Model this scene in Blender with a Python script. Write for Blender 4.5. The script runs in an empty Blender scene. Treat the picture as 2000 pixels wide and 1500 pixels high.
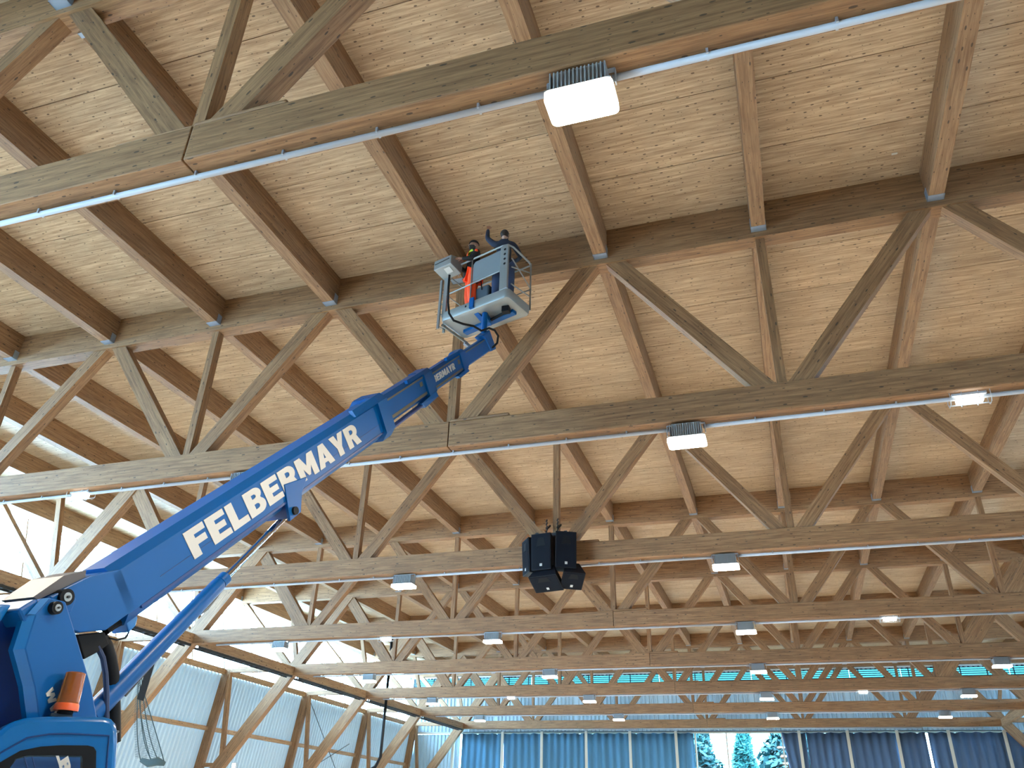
import bpy, bmesh, math, random
import numpy as np
from mathutils import Vector, Matrix
random.seed(7)
RS = random.Random(11)
SC = bpy.context.scene
COL = SC.collection

# ------------------------------------------------------------------ camera
CH = 1.65                     # camera height above the floor
F_PX, PITCH, YAW, ROLL = 1563.1, 0.5069, 0.3292, 0.0323
FW = Vector((-math.sin(YAW)*math.cos(PITCH), math.cos(YAW)*math.cos(PITCH), math.sin(PITCH)))
_r = Vector((math.cos(YAW), math.sin(YAW), 0)); _u = _r.cross(FW)
RT = _r*math.cos(ROLL) + _u*math.sin(ROLL)
UP = -_r*math.sin(ROLL) + _u*math.cos(ROLL)
cd = bpy.data.cameras.new('camera'); cam = bpy.data.objects.new('camera', cd); COL.objects.link(cam)
m = Matrix.Identity(4)
for i in range(3):
    m[i][0], m[i][1], m[i][2] = RT[i], UP[i], -FW[i]
m[0][3], m[1][3], m[2][3] = 0, 0, CH
cam.matrix_world = m
cd.sensor_width = 36; cd.lens = 36*F_PX/2000; cd.clip_end = 600
SC.camera = cam

# ------------------------------------------------------------------ world, exposure
w = bpy.data.worlds.new('world'); SC.world = w; w.use_nodes = True
bg = w.node_tree.nodes['Background']
bg.inputs[0].default_value = (0.38, 0.70, 1.0, 1); bg.inputs[1].default_value = 36.0
SC.view_settings.view_transform = 'Standard'; SC.view_settings.look = 'None'
SC.view_settings.gamma = 1; SC.view_settings.use_curve_mapping = False
SC.view_settings.exposure = 0.28
LAMP_POWER = 450.0             # emission strength of the high-bay diffusers
SC.cycles.max_bounces = 8; SC.cycles.diffuse_bounces = 4; SC.cycles.transparent_max_bounces = 16
SC.cycles.sample_clamp_indirect = 20.0
SC.cycles.caustics_reflective = False; SC.cycles.caustics_refractive = False

# ------------------------------------------------------------------ dimensions (metres)
S = 8.0
Y1 = 5.318                    # first truss in view
A_ = 3.1674                   # purlin spacing
X0 = 3.7145                   # x of purlin 0
XC = X0 - 3*A_                # centre line of the hall
HB = 6.497 + CH               # underside of the bottom chord
HC = 0.537                    # its depth
HT = 10.443 + CH              # underside of the purlins
ZC = 11.158 + CH              # underside of the roof panels
WT = 0.347                    # chord width
TB = HT - 0.139               # underside of the top chord
KX = -23.98                   # knee of the frame
NT = 8
YT = lambda t: Y1 + S*(t-1)
XK = lambda k: X0 - A_*k
YB = 62.2                     # back wall
YF = -10.0
WZ, WX = 6.8 + CH, -28.0      # top of the side wall
RX = -29.3                    # roof edge

# ------------------------------------------------------------------ materials
def mat(name, color, rough=0.6, metal=0.0, **kw):
    m = bpy.data.materials.new(name); m.use_nodes = True
    b = m.node_tree.nodes['Principled BSDF']
    b.inputs['Base Color'].default_value = (*color, 1); b.inputs['Roughness'].default_value = rough
    b.inputs['Metallic'].default_value = metal
    for k, v in kw.items(): b.inputs[k].default_value = v
    return m
def nd(nt, t, **kw):
    n = nt.nodes.new(t)
    for k, v in kw.items(): setattr(n, k, v)
    return n
def mth(nt, op, a, b=None):
    n = nt.nodes.new('ShaderNodeMath'); n.operation = op
    for i, v in enumerate((a, b)):
        if v is None: continue
        if isinstance(v, (int, float)): n.inputs[i].default_value = v
        else: nt.links.new(v, n.inputs[i])
    return n.outputs[0]
def mixc(nt, fac, a, b, mode='MIX'):
    n = nt.nodes.new('ShaderNodeMix'); n.data_type = 'RGBA'; n.blend_type = mode
    for s, v in ((n.inputs[0], fac), (n.inputs[6], a), (n.inputs[7], b)):
        if isinstance(v, (int, float)): s.default_value = v
        elif isinstance(v, tuple): s.default_value = (*v, 1)
        else: nt.links.new(v, s)
    return n.outputs[2]
def wood(name, dark, light, knot, grain=14.0, ksx=2.6, ksy=9.0, kthr=0.13, kprob=0.55, board=0.0, var=0.18, rough=0.62, stain=0.35):
    m = mat(name, light, rough); nt = m.node_tree; b = nt.nodes['Principled BSDF']
    uv = nd(nt, 'ShaderNodeUVMap'); sep = nd(nt, 'ShaderNodeSeparateXYZ'); nt.links.new(uv.outputs[0], sep.inputs[0])
    oi = nd(nt, 'ShaderNodeObjectInfo')
    ofs = mth(nt, 'MULTIPLY', oi.outputs['Random'], 37.0)
    u = mth(nt, 'ADD', sep.outputs[0], ofs); v = mth(nt, 'ADD', sep.outputs[1], ofs)
    def vec(su, sv):
        c = nd(nt, 'ShaderNodeCombineXYZ'); nt.links.new(mth(nt, 'MULTIPLY', u, su), c.inputs[0]); nt.links.new(mth(nt, 'MULTIPLY', v, sv), c.inputs[1]); return c.outputs[0]
    n1 = nd(nt, 'ShaderNodeTexNoise'); n1.inputs['Scale'].default_value = 1; n1.inputs['Detail'].default_value = 5; n1.inputs['Roughness'].default_value = 0.65
    nt.links.new(vec(1.1, grain), n1.inputs['Vector'])
    cr = nd(nt, 'ShaderNodeValToRGB'); cr.color_ramp.elements[0].position = 0.36; cr.color_ramp.elements[1].position = 0.62
    cr.color_ramp.elements[0].color = (*dark, 1); cr.color_ramp.elements[1].color = (*light, 1)
    nt.links.new(n1.outputs[0], cr.inputs[0]); c = cr.outputs[0]
    # fine streaks
    n2 = nd(nt, 'ShaderNodeTexNoise'); n2.inputs['Scale'].default_value = 1; n2.inputs['Detail'].default_value = 3
    nt.links.new(vec(2.2, grain*3.4), n2.inputs['Vector'])
    st = mth(nt, 'MULTIPLY', mth(nt, 'GREATER_THAN', n2.outputs[0], 0.575), 0.42)
    c = mixc(nt, st, c, dark)
    # slow stains of weather and age
    n3 = nd(nt, 'ShaderNodeTexNoise'); n3.inputs['Scale'].default_value = 1; n3.inputs['Detail'].default_value = 4
    nt.links.new(vec(0.35, 0.9), n3.inputs['Vector'])
    c = mixc(nt, mth(nt, 'MULTIPLY', mth(nt, 'SUBTRACT', n3.outputs[0], 0.42), stain*2.2), c, tuple(x*0.5 for x in dark))
    if board:
        # every board its own tone, a fine dark line between boards
        bi = mth(nt, 'FLOOR', mth(nt, 'DIVIDE', v, board))
        wn = nd(nt, 'ShaderNodeTexWhiteNoise'); wn.noise_dimensions = '1D'; nt.links.new(bi, wn.inputs['W'])
        c = mixc(nt, mth(nt, 'MULTIPLY', wn.outputs[0], 0.26), c, tuple(x*0.75 for x in dark))
        fr = mth(nt, 'FRACT', mth(nt, 'DIVIDE', v, board))
        ln = mth(nt, 'LESS_THAN', fr, 0.045 if board > .08 else .09)
        pr = nd(nt, 'ShaderNodeTexNoise'); pr.inputs['Scale'].default_value = 1; nt.links.new(vec(0.5, 3.0), pr.inputs['Vector'])
        ln = mth(nt, 'MULTIPLY', ln, mth(nt, 'MULTIPLY', mth(nt, 'GREATER_THAN', pr.outputs[0], 0.47), 0.55))
        c = mixc(nt, ln, c, tuple(x*0.35 for x in dark))
    # knots
    for (sx, sy, th, pb) in ((ksx, ksy, kthr, kprob), (ksx*1.9, ksy*1.55, kthr*0.72, kprob*0.8)):
        vo = nd(nt, 'ShaderNodeTexVoronoi'); vo.inputs['Scale'].default_value = 1; vo.voronoi_dimensions = '2D'
        nt.links.new(vec(sx, sy), vo.inputs['Vector'])
        sc = nd(nt, 'ShaderNodeSeparateColor'); nt.links.new(vo.outputs['Color'], sc.inputs[0])
        rad = mth(nt, 'MULTIPLY', mth(nt, 'ADD', sc.outputs[1], 0.35), th)
        k = mth(nt, 'MULTIPLY', mth(nt, 'LESS_THAN', vo.outputs['Distance'], rad), mth(nt, 'LESS_THAN', sc.outputs[0], pb))
        c = mixc(nt, mth(nt, 'MULTIPLY', k, 0.85), c, knot)
    # piece-to-piece difference
    hv = nd(nt, 'ShaderNodeHueSaturation'); nt.links.new(c, hv.inputs['Color'])
    nt.links.new(mth(nt, 'ADD', mth(nt, 'MULTIPLY', oi.outputs['Random'], var), 1-var/2), hv.inputs['Value'])
    nt.links.new(hv.outputs[0], b.inputs['Base Color'])
    bp = nd(nt, 'ShaderNodeBump'); bp.inputs['Strength'].default_value = 0.25; bp.inputs['Distance'].default_value = 0.004
    nt.links.new(n1.outputs[0], bp.inputs['Height']); nt.links.new(bp.outputs[0], b.inputs['Normal'])
    return m
M = {}
M['beam'] = wood('glulam', (0.16, 0.076, 0.030), (0.33, 0.175, 0.078), (0.035, 0.02, 0.012), grain=22, ksx=2.6, ksy=7.5, kthr=0.085, kprob=.5)
M['purlin'] = wood('glulam_purlin', (0.17, 0.085, 0.038), (0.33, 0.19, 0.095), (0.035, 0.02, 0.012), grain=22, ksx=2.6, ksy=7.5, kthr=0.085, kprob=.5)
M['panel'] = wood('spruce_boards', (0.30, 0.195, 0.115), (0.58, 0.425, 0.275), (0.06, 0.035, 0.02), grain=20, ksx=3.4, ksy=6.6, kthr=0.082, kprob=.62, board=0.10, var=.14, stain=.3)
M['deck'] = mat('deck_dark', (0.05, 0.035, 0.025), 0.9)
M['steel'] = mat('galvanised', (0.42, 0.47, 0.53), 0.4, 0.6)
M['plate'] = mat('hanger_plate', (0.30, 0.36, 0.45), 0.4, 0.5)
M['conduit'] = mat('conduit_grey', (0.40, 0.42, 0.46), 0.5)
M['housing'] = mat('lamp_housing', (0.30, 0.33, 0.35), 0.45, 0.4)
M['floor'] = mat('floor_concrete', (0.46, 0.46, 0.45), 0.5)
M['corr'] = mat('corrugated_grey', (0.38, 0.46, 0.51), 0.6, 0.0)
M['greywall'] = mat('grey_wall', (0.40, 0.42, 0.42), 0.7)
M['trimwhite'] = mat('white_trim', (0.75, 0.78, 0.8), 0.5)
M['girt'] = wood('wall_timber', (0.26, 0.15, 0.08), (0.42, 0.27, 0.15), (0.06, 0.03, 0.02), grain=14, var=.15)
M['paleframe'] = mat('pale_timber', (0.46, 0.42, 0.34), 0.6)
M['blue'] = mat('blue_paint', (0.0, 0.078, 0.27), 0.40, 0.0, **{'Coat Weight': 0.05, 'Coat Roughness': 0.2, 'Specular IOR Level': 0.22})
M['bluedark'] = mat('blue_dark_and_shade', (0.002, 0.028, 0.14), 0.4)
M['cabblue'] = mat('cab_blue_paint', (0.0, 0.105, 0.33), 0.28, 0.0, **{'Coat Weight': 0.3, 'Coat Roughness': 0.1, 'Specular IOR Level': 0.35})
M['white'] = mat('white_lettering', (0.50, 0.49, 0.46), 0.55)
M['black'] = mat('black_rubber', (0.008, 0.009, 0.011), 0.6, 0.0, **{'Specular IOR Level': 0.15})
M['darkmetal'] = mat('dark_steel', (0.05, 0.055, 0.06), 0.4, 0.7)
M['chrome'] = mat('chrome_rod', (0.75, 0.78, 0.82), 0.08, 1.0)
M['alu'] = mat('aluminium', (0.27, 0.29, 0.29), 0.42, 0.55)
M['coverplate'] = mat('worn_cover_plate', (0.09, 0.08, 0.08), 0.5, 0.2)
M['aludark'] = mat('grey_sheet', (0.20, 0.23, 0.25), 0.5, 0.3)
M['slide'] = mat('slide_rail', (0.14, 0.13, 0.10), 0.45, 0.5)
M['amber'] = mat('amber_lens', (0.46, 0.12, 0.008), 0.12, 0.0, **{'Transmission Weight': 0.5})
M['orangered'] = mat('amber_base', (0.70, 0.10, 0.02), 0.35)
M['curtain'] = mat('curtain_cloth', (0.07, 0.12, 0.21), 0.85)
M['curtain_backlit'] = mat('curtain_cloth_backlit', (0.09, 0.235, 0.37), 0.85)  # same cloth lightened: stronger backlight on the left curtains put into its colour
M['speaker'] = mat('speaker_black', (0.005, 0.007, 0.012), 0.6, 0.0, **{'Specular IOR Level': 0.2})
M['grille'] = mat('speaker_grille', (0.007, 0.009, 0.014), 0.8, 0.0, **{'Specular IOR Level': 0.1})
M['navy'] = mat('navy_cloth', (0.010, 0.016, 0.035), 0.85)
M['jacket'] = mat('black_cloth', (0.012, 0.011, 0.013), 0.9)
M['orange'] = mat('hi_vis_orange', (0.95, 0.075, 0.01), 0.7, 0.0)
M['yellow'] = mat('hi_vis_yellow', (0.62, 0.80, 0.05), 0.7)
M['skin'] = mat('skin', (0.36, 0.19, 0.13), 0.55)
M['hair'] = mat('dark_hair', (0.02, 0.013, 0.01), 0.8)
M['knit'] = mat('dark_knit', (0.013, 0.012, 0.014), 0.95)
M['denim'] = mat('blue_work_cloth', (0.03, 0.05, 0.11), 0.85)
M['bag'] = mat('grey_blue_canvas', (0.06, 0.085, 0.11), 0.8)
M['net'] = mat('net_cord', (0.03, 0.06, 0.07), 0.8)
M['bark'] = mat('bark', (0.10, 0.07, 0.05), 0.9)
M['leaf'] = mat('tree_foliage', (0.004, 0.055, 0.055), 0.7)
M['leaf2'] = mat('tree_foliage_light', (0.01, 0.10, 0.095), 0.7)
M['ground'] = mat('ground_outside', (0.12, 0.17, 0.10), 0.9)
M['emlamp'] = mat('lamp_small', (0.8, 0.8, 0.8), 0.4)
def emit(name, col, s):
    m = bpy.data.materials.new(name); m.use_nodes = True; nt = m.node_tree; nt.nodes.clear()
    e = nd(nt, 'ShaderNodeEmission'); e.inputs[0].default_value = (*col, 1); e.inputs[1].default_value = s
    o = nd(nt, 'ShaderNodeOutputMaterial'); nt.links.new(e.outputs[0], o.inputs[0]); return m
M['glow'] = emit('lamp_diffuser', (1.0, 0.88, 0.70), LAMP_POWER)
M['glow_side'] = emit('lamp_diffuser_edge', (1.0, 0.95, 0.85), 9.0)
M['glow_small'] = emit('lamp_diffuser_small', (0.95, 1.0, 0.95), 9.0)
def glass(name, tint=(1, 1, 1), gl=0.06):
    m = bpy.data.materials.new(name); m.use_nodes = True; nt = m.node_tree; nt.nodes.clear()
    t = nd(nt, 'ShaderNodeBsdfTransparent'); t.inputs[0].default_value = (*tint, 1)
    g = nd(nt, 'ShaderNodeBsdfGlossy'); g.inputs['Roughness'].default_value = 0.03
    x = nd(nt, 'ShaderNodeMixShader'); x.inputs[0].default_value = gl
    o = nd(nt, 'ShaderNodeOutputMaterial'); nt.links.new(t.outputs[0], x.inputs[1]); nt.links.new(g.outputs[0], x.inputs[2]); nt.links.new(x.outputs[0], o.inputs[0]); return m
M['glass'] = glass('window_glass', (0.97, 0.99, 1.0))
M['louvreglass'] = glass('tinted_louvre_glass', (0.012, 0.045, 0.045), 0.02)
M['slitglass'] = glass('tinted_glass', (0.02, 0.06, 0.07), 0.02)
M['cabglass'] = glass('cab_glass', (0.55, 0.68, 0.75), 0.12)
# curtain cloth lets some daylight through
for _m, _c, _f in (('curtain', (0.03, 0.05, 0.08), .12), ('curtain_backlit', (0.05, 0.11, 0.15), .22)):
    _nt = M[_m].node_tree; _b = _nt.nodes['Principled BSDF']; _o = _nt.nodes['Material Output']
    _t = nd(_nt, 'ShaderNodeBsdfTranslucent'); _t.inputs[0].default_value = (*_c, 1)
    _x = nd(_nt, 'ShaderNodeMixShader'); _x.inputs[0].default_value = _f
    _nt.links.new(_b.outputs[0], _x.inputs[1]); _nt.links.new(_t.outputs[0], _x.inputs[2]); _nt.links.new(_x.outputs[0], _o.inputs[0])
_nt = M['corr'].node_tree; _b = _nt.nodes['Principled BSDF']; _o = _nt.nodes['Material Output']
_t = nd(_nt, 'ShaderNodeBsdfTranslucent'); _t.inputs[0].default_value = (0.32, 0.38, 0.42, 1)
_x = nd(_nt, 'ShaderNodeMixShader'); _x.inputs[0].default_value = 0.018
_nt.links.new(_b.outputs[0], _x.inputs[1]); _nt.links.new(_t.outputs[0], _x.inputs[2]); _nt.links.new(_x.outputs[0], _o.inputs[0])
# floor: concrete with faint patches
_nt = M['floor'].node_tree; _b = _nt.nodes['Principled BSDF']
_n = nd(_nt, 'ShaderNodeTexNoise'); _n.inputs['Scale'].default_value = 0.6
_nt.links.new(mixc(_nt, _n.outputs[0], (0.68, 0.63, 0.55), (0.78, 0.72, 0.63)), _b.inputs['Base Color'])

# ------------------------------------------------------------------ mesh helper
class MB:
    def __init__(s): s.v = []; s.f = []; s.uv = []
    def quad(s, pts, uvs=None):
        i = len(s.v); s.v += [tuple(p) for p in pts]; s.f.append(list(range(i, i+len(pts))))
        s.uv += uvs if uvs else [(0, 0)]*len(pts)
    def beam(s, p0, p1, w, h, side=Vector((0, 1, 0)), cut0=None, cut1=None):
        """box from p0 to p1, w along side, h across; UV in metres, u along the grain"""
        p0 = Vector(p0); p1 = Vector(p1); d = p1-p0; L = d.length; d = d/L
        sd = (side - d*side.dot(d)).normalized(); q = d.cross(sd)
        a = sd*(w/2); b = q*(h/2)
        c = [-a-b, a-b, a+b, -a+b]; u0 = RS.uniform(0, 50); v0 = RS.uniform(0, 50)
        i = len(s.v); s.v += [tuple(p0+x) for x in c]+[tuple(p1+x) for x in c]
        vv = 0
        for j in range(4):
            k = (j+1) % 4; e = (c[k]-c[j]).length
            s.f.append([i+j, i+k, i+4+k, i+4+j])
            s.uv += [(u0, v0+vv), (u0, v0+vv+e), (u0+L, v0+vv+e), (u0+L, v0+vv)]; vv += e+.37
        s.f.append([i+3, i+2, i+1, i]); s.uv += [(0, 0), (w, 0), (w, h), (0, h)]
        s.f.append([i+4, i+5, i+6, i+7]); s.uv += [(0, 0), (w, 0), (w, h), (0, h)]
        return s
    def box(s, x0, x1, y0, y1, z0, z1):
        if x1-x0 >= y1-y0: return s.beam((x0, (y0+y1)/2, (z0+z1)/2), (x1, (y0+y1)/2, (z0+z1)/2), y1-y0, z1-z0, Vector((0, 1, 0)))
        return s.beam(((x0+x1)/2, y0, (z0+z1)/2), ((x0+x1)/2, y1, (z0+z1)/2), x1-x0, z1-z0, Vector((1, 0, 0)))
    def tube(s, pts, r, n=8, cap=True):
        pts = [Vector(p) for p in pts]; rr = r if isinstance(r, (list, tuple)) else [r]*len(pts)
        i0 = len(s.v); prev = None
        for j, p in enumerate(pts):
            d = (pts[min(j+1, len(pts)-1)]-pts[max(j-1, 0)]).normalized()
            if prev is None:
                x = d.orthogonal().normalized()
            else:
                x = (prev - d*prev.dot(d)).normalized()
            prev = x; y = d.cross(x)
            for k in range(n):
                a = 2*math.pi*k/n; s.v.append(tuple(p+(x*math.cos(a)+y*math.sin(a))*rr[j]))
        for j in range(len(pts)-1):
            for k in range(n):
                a = i0+j*n+k; b = i0+j*n+(k+1) % n
                s.f.append([a, b, b+n, a+n]); s.uv += [(0, 0)]*4
        if cap:
            s.f.append([i0+k for k in range(n)][::-1]); s.uv += [(0, 0)]*n
            e = i0+(len(pts)-1)*n; s.f.append([e+k for k in range(n)]); s.uv += [(0, 0)]*n
        return s
    def prism(s, poly, off):
        """extrude a polygon (list of Vectors) by vector off"""
        n = len(poly); i = len(s.v); s.v += [tuple(p) for p in poly]+[tuple(p+off) for p in poly]
        s.f.append(list(range(i, i+n))); s.f.append(list(range(i+n, i+2*n))[::-1]); s.uv += [(0, 0)]*(2*n)
        for k in range(n):
            j = (k+1) % n; s.f.append([i+k, i+n+k, i+n+j, i+j]); s.uv += [(0, 0)]*4
        return s
    def mesh(s, name):
        me = bpy.data.meshes.new(name); me.from_pydata(s.v, [], s.f)
        ul = me.uv_layers.new(name='UVMap'); ul.data.foreach_set('uv', np.array(s.uv, dtype=np.float32).ravel())
        bm = bmesh.new(); bm.from_mesh(me); bmesh.ops.recalc_face_normals(bm, faces=bm.faces); bm.to_mesh(me); bm.free()
        return me
    def build(s, name, m, parent=None, smooth=False):
        me = s.mesh(name); me.materials.append(m)
        if smooth: me.polygons.foreach_set('use_smooth', [True]*len(me.polygons))
        return link(name, me, parent)
def link(name, me, parent=None, loc=None):
    o = bpy.data.objects.new(name, me); COL.objects.link(o)
    if parent: o.parent = parent
    if loc is not None: o.location = loc
    return o
def smooth(o, ang=40):
    me = o.data
    me.polygons.foreach_set('use_smooth', [True]*len(me.polygons))
    if hasattr(me, 'set_sharp_from_angle'): me.set_sharp_from_angle(angle=math.radians(ang))
def bevel(o, wdt, seg=2):
    b = o.modifiers.new('bevel', 'BEVEL'); b.width = wdt; b.segments = seg; b.limit_method = 'ANGLE'
    return o
def tag(o, label, cat, group=None):
    o['label'] = label; o['category'] = cat
    if group: o['group'] = group
    return o
def thing(name, label, cat, loc=(0, 0, 0), group=None):
    o = bpy.data.objects.new(name, None); COL.objects.link(o); o.location = loc; o.empty_display_size = .2
    return tag(o, label, cat, group)
def struct(o): o['kind'] = 'structure'; return o
def stuff(o): o['kind'] = 'stuff'; return o
V = Vector
ORD = ['', 'first', 'second', 'third', 'fourth', 'fifth', 'sixth', 'seventh', 'eighth']
def ray(px, py): return FW + RT*((px-1000)/F_PX) - UP*((py-750)/F_PX)
def on_plane(px, py, P0, n):
    d = ray(px, py); o = V((0, 0, CH)); return o + d*((P0-o).dot(n)/d.dot(n))

# ================================================================== STRUCTURE
fl = MB(); fl.quad([(-34, YF-6, 0), (-34, YB+.3, 0), (22.5, YB+.3, 0), (22.5, YF-6, 0)], [(0, 0), (0, 80), (60, 80), (60, 0)])
floor = struct(fl.build('floor', M['floor']))

# roof deck and its panels
XR0, XR1 = RX, 2*XC-RX
dk = MB(); dk.box(XR0, XR1, YF, YB+.2, ZC+.12, ZC+.34)
ceiling = struct(dk.build('ceiling', M['deck']))
panel_me = {}
def panel_mesh(wx, wy):
    key = (round(wx, 2), round(wy, 2))
    if key not in panel_me:
        p = MB(); g = .008
        p.beam((-wx/2+g, 0, .06), (wx/2-g, 0, .06), wy-2*g, .12, V((0, 1, 0)))
        me = p.mesh('panel'); me.materials.append(M['panel']); panel_me[key] = me
    return panel_me[key]
xs = [XR0] + [XK(k) for k in range(10, -5, -1)] + [XR1]
cells = []
for t in range(0, NT):                       # bay between truss t and t+1
    for j in range(len(xs)-1):
        sh = RS.choice([-.06, -.03, 0, .03, .06])
        ys = [YT(t)+1.6*i+(sh if 0 < i < 5 else 0) for i in range(6)]
        for i in range(5):
            cells.append((t, xs[j], xs[j+1], ys[i], ys[i+1]))
rest = MB()
for (t, xa, xb, ya, yb) in cells:
    cx, cy = (xa+xb)/2, (ya+yb)/2; dz = RS.uniform(0, .006)
    if 0 <= t <= 3 and (t > 0 or ya > 3) and cx > -30:
        link('panel', panel_mesh(xb-xa, yb-ya), ceiling, (cx, cy, ZC+dz))
    else:
        rest.beam((xa+.008, cy, ZC+dz+.06), (xb-.008, cy, ZC+dz+.06), yb-ya-.016, .12, V((0, 1, 0)))
rest.beam((XR0, -6.3, ZC+.06), (XR1, -6.3, ZC+.06), 7.2, .12, V((0, 1, 0)))
rest.beam((XR0, 61.76, ZC+.06), (XR1, 61.76, ZC+.06), .86, .12, V((0, 1, 0)))
stuff(rest.build('far_panels', M['panel'], ceiling))

# purlins with hanger plates
def purlin(k, t, y0, y1, h=True):
    me = MB().beam((0, y0, 0), (0, y1, 0), .27, ZC-HT, V((1, 0, 0))).mesh('purlin'); me.materials.append(M['purlin'])
    p = link('purlin', me, ceiling, (XK(k), 0, (HT+ZC)/2))
    if h:
        for (ya, s) in ((y1, -1), (y0, 1)):
            q = MB(); z = -(ZC-HT)/2
            q.box(-.145, .145, min(ya, ya+s*.16), max(ya, ya+s*.16), z-.012, z+.001)
            q.box(-.147, -.1355, min(ya, ya+s*.14), max(ya, ya+s*.14), z-.012, z+.22)
            q.box(.1355, .147, min(ya, ya+s*.14), max(ya, ya+s*.14), z-.012, z+.22)
            q.build('hanger_plate', M['plate'], p)
for t in range(0, NT):
    for k in range(-4, 11):
        purlin(k, t, YT(t)+WT/2, YT(t+1)-WT/2)
for k in range(-4, 11):
    purlin(k, 8, YT(8)+WT/2, YB-.02, False)

# ------------------------------------------------------------------ trusses
def mx(x, s): return x if s > 0 else 2*XC-x       # mirror about the hall centre
tr_desc = {0: 'timber roof truss overhead behind the camera, above the nearest lamp',
 1: 'nearest timber truss crossing the top of the picture, above the brightest lamp',
 2: 'second timber truss, the one whose top chord runs right behind the lift basket',
 3: 'third timber truss, with the black loudspeaker cluster hung at its middle joint',
 4: 'fourth timber truss, whose lower chord passes just beneath the loudspeaker cluster',
 5: 'fifth timber truss from the camera, next beyond the one beneath the loudspeakers',
 6: 'sixth timber truss from the camera, third before the curtained end wall',
 7: 'seventh timber truss, second to last before the curtained end wall',
 8: 'last timber truss, its lower chord directly above the grey blue curtains'}
def truss(t):
    y = YT(t); R = thing('roof_truss', tr_desc[t], 'truss', (XC, y, 0), 'timber roof trusses')
    def part(name, mb): 
        me = mb.mesh(name)
        me.transform(Matrix.Translation((-XC, -y, 0)))
        me.materials.append(M['beam']); return link(name, me, R)
    zc = HB+HC/2; zn = HB+HC-.05
    kl, kr = KX, 2*XC-KX
    sx = XK(3)
    a = MB(); a.box(kl, sx-.006, y-WT/2, y+WT/2, HB, HB+HC); a.box(sx-1.1, sx-.006, y-WT/2+.001, y+WT/2-.001, HB+HC, HB+HC+.02)
    bevel(part('bottom_chord', a), .025)
    a = MB(); a.box(sx+.006, kr, y-WT/2, y+WT/2, HB, HB+HC); a.box(sx+.006, sx+1.25, y-WT/2+.001, y+WT/2-.001, HB+HC, HB+HC+.065)
    bevel(part('bottom_chord', a), .025)
    a = MB(); a.box(RX+.4, 2*XC-RX-.4, y-WT/2, y+WT/2, TB, ZC)
    part('top_chord', a)
    zt = TB+.10
    for s in (1, -1):
        ks = range(3, 9) if s > 0 else range(4, 9)
        # posts at odd k
        for k in (3, 5, 7):
            if s < 0 and k == 3: continue
            a = MB(); a.beam((mx(XK(k), s), y, zn), (mx(XK(k), s), y, zt), .2, .17, V((0, 1, 0))); part('post', a)
        # diagonals between odd bottom nodes and even top nodes
        for kb, ktp in ((3, 4), (5, 4), (5, 6), (7, 6), (7, 8)):
            hh = .33 if (kb, ktp) != (7, 8) else .50
            sg = 1 if ktp > kb else -1
            xb = mx(XK(kb)-sg*.27, s); xt = mx(XK(ktp)+sg*.22, s)
            d = V((xt-xb, 0, zt-zn)).normalized()
            p0 = V((xb, y, zn))-d*.12; p1 = V((xt, y, zt))+d*.1
            a = MB(); a.beam(p0, p1, .25, hh, V((0, 1, 0))); part('diagonal', a)
        # inclined frame leg through the knee down to the floor
        kz = 6.85+CH
        leg = lambda z: KX+.745*(z-kz)
        a = MB(); a.beam((mx(leg(.02), s), y, .25), (mx(leg(TB+.25), s), y, TB+.25), .34, .56, V((0, 1, 0))); part('leg', a)
        # members outside the knee
        a = MB(); a.beam((mx(KX+.05, s), y, HB+.55), (mx(XK(9), s), y, zt), .2, .2, V((0, 1, 0))); part('post', a)
        a = MB(); a.beam((mx(KX-.35, s), y, HB+.45), (mx(XK(10)+.1, s), y, zt), .25, .3, V((0, 1, 0))); part('diagonal', a)
        a = MB(); a.beam((mx(KX-.2, s), y, HB+.36), (mx(WX, s), y, HB+.36), .24, .26, V((0, 1, 0))); part('strut', a)
        # inner post of the wall frame and low tie
        a = MB(); a.beam((mx(WX+.12, s), y, WZ), (mx(-27.32, s), y, 2.33+CH-.3), .2, .2, V((0, 1, 0))); part('wall_post', a)
        a = MB(); a.beam((mx(-28.75, s), y, 2.35+CH), (mx(-27.4, s), y, 2.35+CH), .18, .18, V((0, 1, 0))); part('tie', a)
        # eave column standing in the wall plane
        a = MB(); a.beam((mx(WX-.02, s), y, WZ+.1), (mx(-29.15, s), y, 0.03), .26, .42, V((0, 1, 0))); part('column', a)
    return R
for t in range(0, NT+1): truss(t)

# ------------------------------------------------------------------ longitudinal eave beams and cable trays between the knees
for t in range(1, NT):
    for s in (1, -1):
        x = mx(KX-.05, s); side = 'left' if s > 0 else 'right'
        e = MB(); e.box(x-.11, x+.11, YT(t)+.18, YT(t+1)-.18, HB+.02, HB+.40)
        o = e.build('eave_beam', M['girt'])
        tag(o, f'timber beam along the {side} eave, joining the knees of the {ORD[t]} and {ORD[t+1]} trusses', 'beam', 'eave beams along the side walls')
        if s > 0:
            e = MB(); xx = x-.02
            for dx in (-.16, .16): e.box(xx+dx-.012, xx+dx+.012, YT(t)+.3, YT(t+1)-.3, HB-.14, HB-.04)
            o = e.build('cable_tray', M['darkmetal'])
            tag(o, f'dark ladder cable tray under the left eave beam, between the {ORD[t]} and {ORD[t+1]} trusses', 'cable tray', 'cable trays along the left eave')
            r = MB()
            for i in range(18):
                yy = YT(t)+.45+i*.415; r.box(xx-.15, xx+.15, yy-.02, yy+.02, HB-.125, HB-.095); r.box(xx-.02, xx+.02, yy-.035, yy+.035, HB-.1, HB+.01)
            stuff(r.build('rungs', M['darkmetal'], o))

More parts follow.
